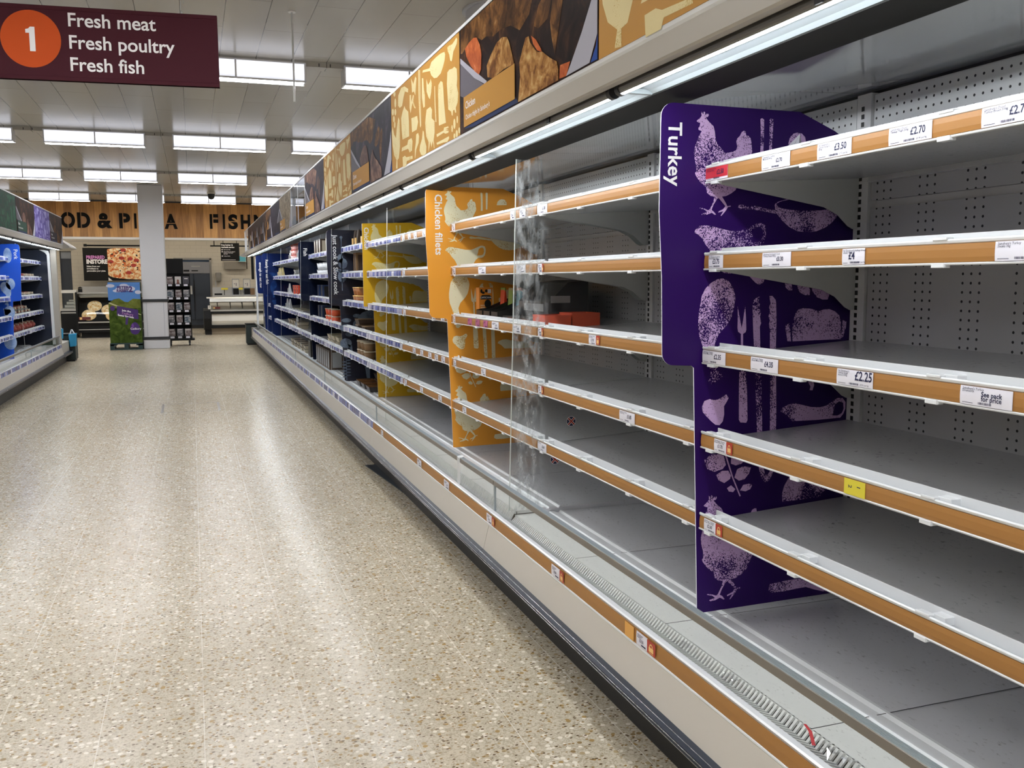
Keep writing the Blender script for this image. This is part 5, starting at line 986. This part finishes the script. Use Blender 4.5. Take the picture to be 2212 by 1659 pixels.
# disc rack on castors
rk = empty('disc_rack', (-.53, 20.9, 0), 0, 'black wheeled disc rack standing right of the pillar', 'rack')
MB().box((0, .30, .12), (.49, .34, 1.54)).box((0, .0, .12), (.015, .34, 1.52)).box((.475, .04, .12), (.49, .34, 1.52)).build('frame', M['cblack'], rk)
MB().box((.02, .25, 1.54), (.36, .30, 1.86)).build('header_board', M['cblack'], rk)
MB().box((-.04, -.06, .11), (.54, .36, .155)).build('base', M['cblack'], rk, bevel=.02)
zs = (1.30, 1.02, .75, .48, .19)
for z in zs:
    s = MB().box((.01, -.03, z-.02), (.485, .30, z+.0)).box((.01, -.045, z-.035), (.485, -.03, z+.02)).build('shelf', M['cblack'], rk)
    mb = MB()
    for x in (.05, .20, .36): mb.box((x, -.047, z-.028), (x+.08, -.045, z+.012))
    mb.build('label', M['paper'], s)
for x in (.05, .43):
    for y in (.0, .28): MB().cyl((x-.015, y, .035), (x+.015, y, .035), .035, 14).box((x-.02, y-.012, .05), (x+.02, y+.02, .11)).build('castor', M['dark'], rk)
dm_ = [food('disc_%d' % i, [(.3, (.03, .028, .03)), (.5, c_), (.7, (.55, .52, .53))], 16, .3, 50+i) for i, c_ in enumerate(((.24, .19, .19), (.20, .20, .22), (.30, .25, .25), (.16, .20, .24)))]
wh = P('disc_white', (.65, .62, .60), .4); rdk = P('disc_dark', (.04, .035, .05), .4)
rown = ('top', 'second', 'middle', 'fourth', 'bottom'); coln = ('left', 'middle', 'right')
for i, z in enumerate(zs):
    for j, x in enumerate((.025, .185, .345)):
        mb = MB().box((0, 0, 0), (.125, .014, .175)); q = face_s(0, -.0006, 0)
        if (i, j) == (0, 1): mb.poly(el(.062, .085, .022, .028), q, 1); mb.poly([(.03, .01), (.095, .01), (.085, .06), (.04, .06)], q, 1); m0 = wh
        elif (i, j) == (0, 2): mb.poly([(.03, .12), (.10, .12), (.10, .14), (.03, .14)], q, 1); m0 = rdk
        else: mb.poly([(.01, .14), (.10, .14), (.10, .16), (.01, .16)], q, 1); m0 = dm_[(i*3+j) % 4]
        o = mb.build('disc_case', [m0, P('disc_mark', (.25, .08, .05), .4) if (i, j) == (0, 1) else wh], None, (-.53+x, 20.885, z+.001), (-.10, 0, 0))
        tag(o, 'disc case in the %s slot of the %s row of the black rack' % (coln[j], rown[i]), 'disc case', 'disc cases on the black rack')
# cold-room cabinet doors
cr = empty('cold_cabinet', (0, 28.30, 0), 0, 'tall dark two-door cold cabinet with a grey top panel right of the pillar', 'cabinet')
MB().box((-.40, .05, .1), (.50, .75, 1.60)).build('body', M['ddoor'], cr); MB().box((-.26, .0, 1.60), (.50, .75, 1.93)).build('top_panel', P('cabinet_grey', (.20, .20, .22), .4), cr)
for xa, xb in ((-.39, .04), (.06, .49)):
    d_ = MB().box((xa, .01, .26), (xb, .05, 1.585)).build('door', M['ddoor'], cr, bevel=.004); MB().box((.045 if xa < 0 else .065, -.02, .5), (.055 if xa < 0 else .075, .01, 1.4)).build('handle', M['black'], d_)
MB().box((.0, -.006, 1.66), (.18, 0, 1.69)).box((-.22, -.006, 1.65), (-.06, 0, 1.70)).build('vent', M['cblack'], cr); MB().box((.0, -.004, 1.80), (.24, 0, 1.808)).build('handle_mark', M['cwhite'], cr)
MB().box((-.38, .06, 0), (.48, .7, .1)).build('plinth', M['black'], cr)
# fish counter
fc = empty('fish_counter', (0, 24.8, 0), 0, 'white and steel fish counter with a curved front beyond the right-hand cases', 'counter')
MB().prism([(.05, .25), (.0, .35), (.02, .52), (.10, .58), (.95, .58), (.95, .25)], .44, 3.2, 'x').build('front_panel', M['cwhite'], fc)
MB().prism([(-.02, .24), (-.05, .42), (.0, .62), (.10, .66), (.95, .66), (.95, .13), (.0, .13)], .25, .42, 'x').box((.27, .05, 0), (.43, .9, .14)).build('end_panel', M['cblack'], fc)
MB().box((.42, -.05, .55), (3.2, .05, .60)).box((.42, .0, .165), (3.2, .06, .245)).build('bumper', M['cblack'], fc); MB().box((.42, -.055, .60), (3.2, .12, .64)).build('ledge', M['steelw'], fc)
MB().box((.35, .08, .0), (3.2, .85, .165)).build('plinth', P('plinth_tan', (.22, .17, .11), .5), fc)
MB().add([(.42, .10, .64), (3.2, .10, .64), (3.2, .80, .80), (.42, .80, .80)], [(0, 1, 2, 3)]).add([(.42, .80, .80), (3.2, .80, .80), (3.2, .85, .93), (.42, .85, .93)], [(0, 1, 2, 3)]).build('display_bed', M['steelw'], fc)
mb = MB()
for x in (.60, .92, 1.22, 1.52, 1.84): mb.box((x-.004, .12, .66), (x+.004, .78, .82))
mb.build('bed_divider', M['cblack'], fc); MB().add([(.42, .0, .64), (3.2, .0, .64), (3.2, .22, .93), (.42, .22, .93)], [(0, 1, 2, 3)]).build('front_glass', M['sneeze'], fc)
MB().prism([(.10, .93), (.14, .96), (.62, .96), (.62, .93)], .34, 3.2, 'x').build('top_shelf', M['steelw'], fc)
tag(MB().box((.36, 24.86, .655), (.43, 24.87, .75)).box((.385, 24.855, .70), (.40, 24.86, .73), 1).build('price_card', [M['cwhite'], M['cblack']]), 'small white price card at the left end of the fish counter', 'price card')
tag(MB().box((.49, 24.86, .66), (.66, 24.96, .71)).box((.49, 24.855, .665), (.535, 24.86, .705), 1).build('sauce_box', [P('dark_red_box', (.14, .02, .016), .5), M['gold']]), 'dark red box at the left of the fish counter bed', 'box')
# prep bench behind it
pb = empty('prep_bench', (0, 26.8, 0), 0, 'steel prep bench behind the fish counter', 'bench'); MB().box((.52, 0, .94), (3.2, .7, .985)).build('worktop', M['steelw'], pb)
for x in (.56, 3.1):
    for y in (.06, .62): MB().box((x, y, 0), (x+.04, y+.04, .94)).build('leg', M['steelw'], pb)
MB().box((.54, .66, .985), (3.2, .70, 1.2)).build('upstand', M['steelw'], pb)
for x, lab in ((1.06, 'left clear holder with a white leaflet on the prep bench'), (1.36, 'right clear holder with a white leaflet on the prep bench')):
    r_ = empty('leaflet_holder', (x, 26.95, .985), 0, lab, 'holder', 'leaflet holders'); MB().box((0, 0, 0), (.19, .01, .45)).box((0, -.08, 0), (.19, 0, .012)).build('holder', M['trans'], r_)
    MB().box((.012, -.008, .20), (.178, -.002, .43)).box((.05, -.010, .30), (.07, -.008, .32), 1).box((.10, -.010, .25), (.115, -.008, .33), 1).build('leaflet', [M['cwhite'], M['ink']], r_); MB().box((.02, -.07, .012), (.17, -.02, .18)).build('tray', M['cblack'], r_)
for x, w_, lab in ((.76, .18, 'left yellow caution label on the prep bench taps'), (1.23, .11, 'right yellow caution label between the leaflet holders')):
    tag(MB().box((x, 26.83, 1.13), (x+w_, 26.84, 1.185)).box((x+w_*.4, 26.84, .985), (x+w_*.5, 26.85, 1.14), 1).build('caution_label', [M['yellow'], M['cblack']]), lab, 'label', 'yellow labels')
tag(MB().box((.58, 26.82, .985), (.78, 27.1, 1.03)).build('scale', M['cblack']), 'low black scale on the left of the prep bench', 'scale')
tag(MB().box((1.54, 26.85, .985), (1.66, 27.0, 1.17)).build('carton', g_card), 'small brown carton at the right end of the prep bench', 'carton')
ds = empty('wall_dispenser', (.66, 28.33, 1.36), 0, 'grey wall dispenser on the tiles right of the cold cabinet', 'dispenser'); MB().box((0, 0, 0), (.16, .17, .26)).build('body', P('dispenser_grey', (.19, .18, .16), .4), ds, bevel=.02); MB().box((-.01, .02, -.35), (.01, .05, .02)).build('hose', M['trans'], ds)
hs = empty('counter_sign', (.76, 25.95, 1.91), 0, 'black hanging sign about free butter and marinade service over the fish counter', 'sign'); MB().box((0, 0, 0), (.48, .03, .475)).build('board', M['cblack'], hs)
mb = MB(); q = face_s(0, -.002, 0); mb.text('Free butter &', .040, q, .018, .405, 0, .035, sq=.93); mb.text('marinade service', .040, q, .018, .345, 0, .035, sq=.85)
for z, ls in ((.29, ('Select your fish.',)), (.235, ('Choose from our range of', 'butters or marinades,', 'your call.')), (.12, ('Cook at home.',))):
    mb.poly(el(.038, z+.008, .016, .016), q, 0)
    for i, s in enumerate(ls): mb.text(s, .021, q, .075, z-.031*i, 0, .02, sq=.9)
mb.poly([(.03, .025), (.38, .025), (.38, .033), (.03, .033)], q, 0); mb.build('lettering', M['lettering'], hs)
mb = MB()
for x in (.06, .41): mb.box((x, .0, .475), (x+.015, .02, .56))
mb.build('hanger', M['cblack'], hs)
tag(MB().box((.92, 28.30, 1.72), (1.53, 28.5, 1.93)).build('wall_cabinet', P('cabinet_taupe', (.24, .215, .18), .4)), 'taupe wall cabinet on the tiles behind the fish counter sign', 'cabinet')
tag(MB().box((1.32, 28.15, 1.935), (1.515, 28.3, 2.10)).box((1.30, 28.14, 1.93), (1.53, 28.32, 1.936), 1).build('glove_box', [P('aqua_box', (.10, .42, .52), .4), M['cwhite']]), 'aqua blue glove box on top of the taupe wall cabinet', 'box')
hk = MB().cyl((1.55, 28.3, 1.72), (1.55, 28.3, 2.2), .012, 8)
for z in (2.05, 2.18): hk.cyl((1.55, 28.3, z+.05), (1.72, 28.1, z-.03), .006, 6)
tag(hk.build('hook_rail', M['cblack']), 'black upright rail with wire hooks beside the aqua glove box', 'hook rail')
vs = MB().box((1.30, 22.0, 1.41), (1.36, 22.02, 2.0)); vs.cyl((1.31, 22.01, 2.0), (1.31, 22.01, ZC), .003, 6).cyl((1.35, 22.01, 2.0), (1.35, 22.01, ZC), .003, 6)
tag(vs.build('narrow_sign', [M['cblack'], M['lettering']]), 'narrow black upright sign just left of the far end of the right-hand cases', 'sign')
# bins at the aisle ends and bags
def bin_(loc, lab, w, d, h):
    r_ = empty('waste_bin', loc, 0, lab, 'bin'); MB().box((0, 0, .03), (w, d, h)).build('body', P('bin_green_black', (.012, .022, .022), .45), r_, bevel=.01); MB().box((-.01, -.01, h), (w+.01, d+.01, h+.02)).build('rim', M['cblack'], r_); MB().box((.02, .02, 0), (w-.02, d-.02, .03)).build('foot', M['black'], r_)
bin_((1.06, 20.5, 0), 'dark green bin on the floor at the far end of the right-hand cases', .23, .35, .44)
bin_((-2.16, 17.48, 0), 'black bin with blue bags at the far end of the left-hand case', .20, .35, .46)
g_bag = P('blue_bag', (.03, .33, .62), .4)
for x, z, s_, lab in ((-2.20, .40, .8, 'left blue carrier bag hanging behind the left-hand case end'), (-2.035, .26, 1.0, 'right blue carrier bag hanging on the black bin')):
    r_ = empty('carrier_bag', (x, 17.25 if x < -2.1 else 17.385, z), 0, lab, 'bag', 'blue carrier bags')
    MB().add([(0, 0, 0), (.10*s_, 0, .01), (.10*s_, .07, .01), (0, .07, 0), (-.015, -.01, .22*s_), (.11*s_, -.01, .23*s_), (.11*s_, .08, .23*s_), (-.015, .08, .22*s_)], [(0, 3, 2, 1), (4, 5, 6, 7), (0, 1, 5, 4), (1, 2, 6, 5), (2, 3, 7, 6), (3, 0, 4, 7)]).build('bag', g_bag, r_, bevel=.012)
    MB().cyl((.01, .03, .22*s_), (.04*s_, .03, .30*s_), .012, 6).cyl((.04*s_, .03, .30*s_), (.08*s_, .03, .22*s_), .012, 6).build('handle', g_wh, r_)
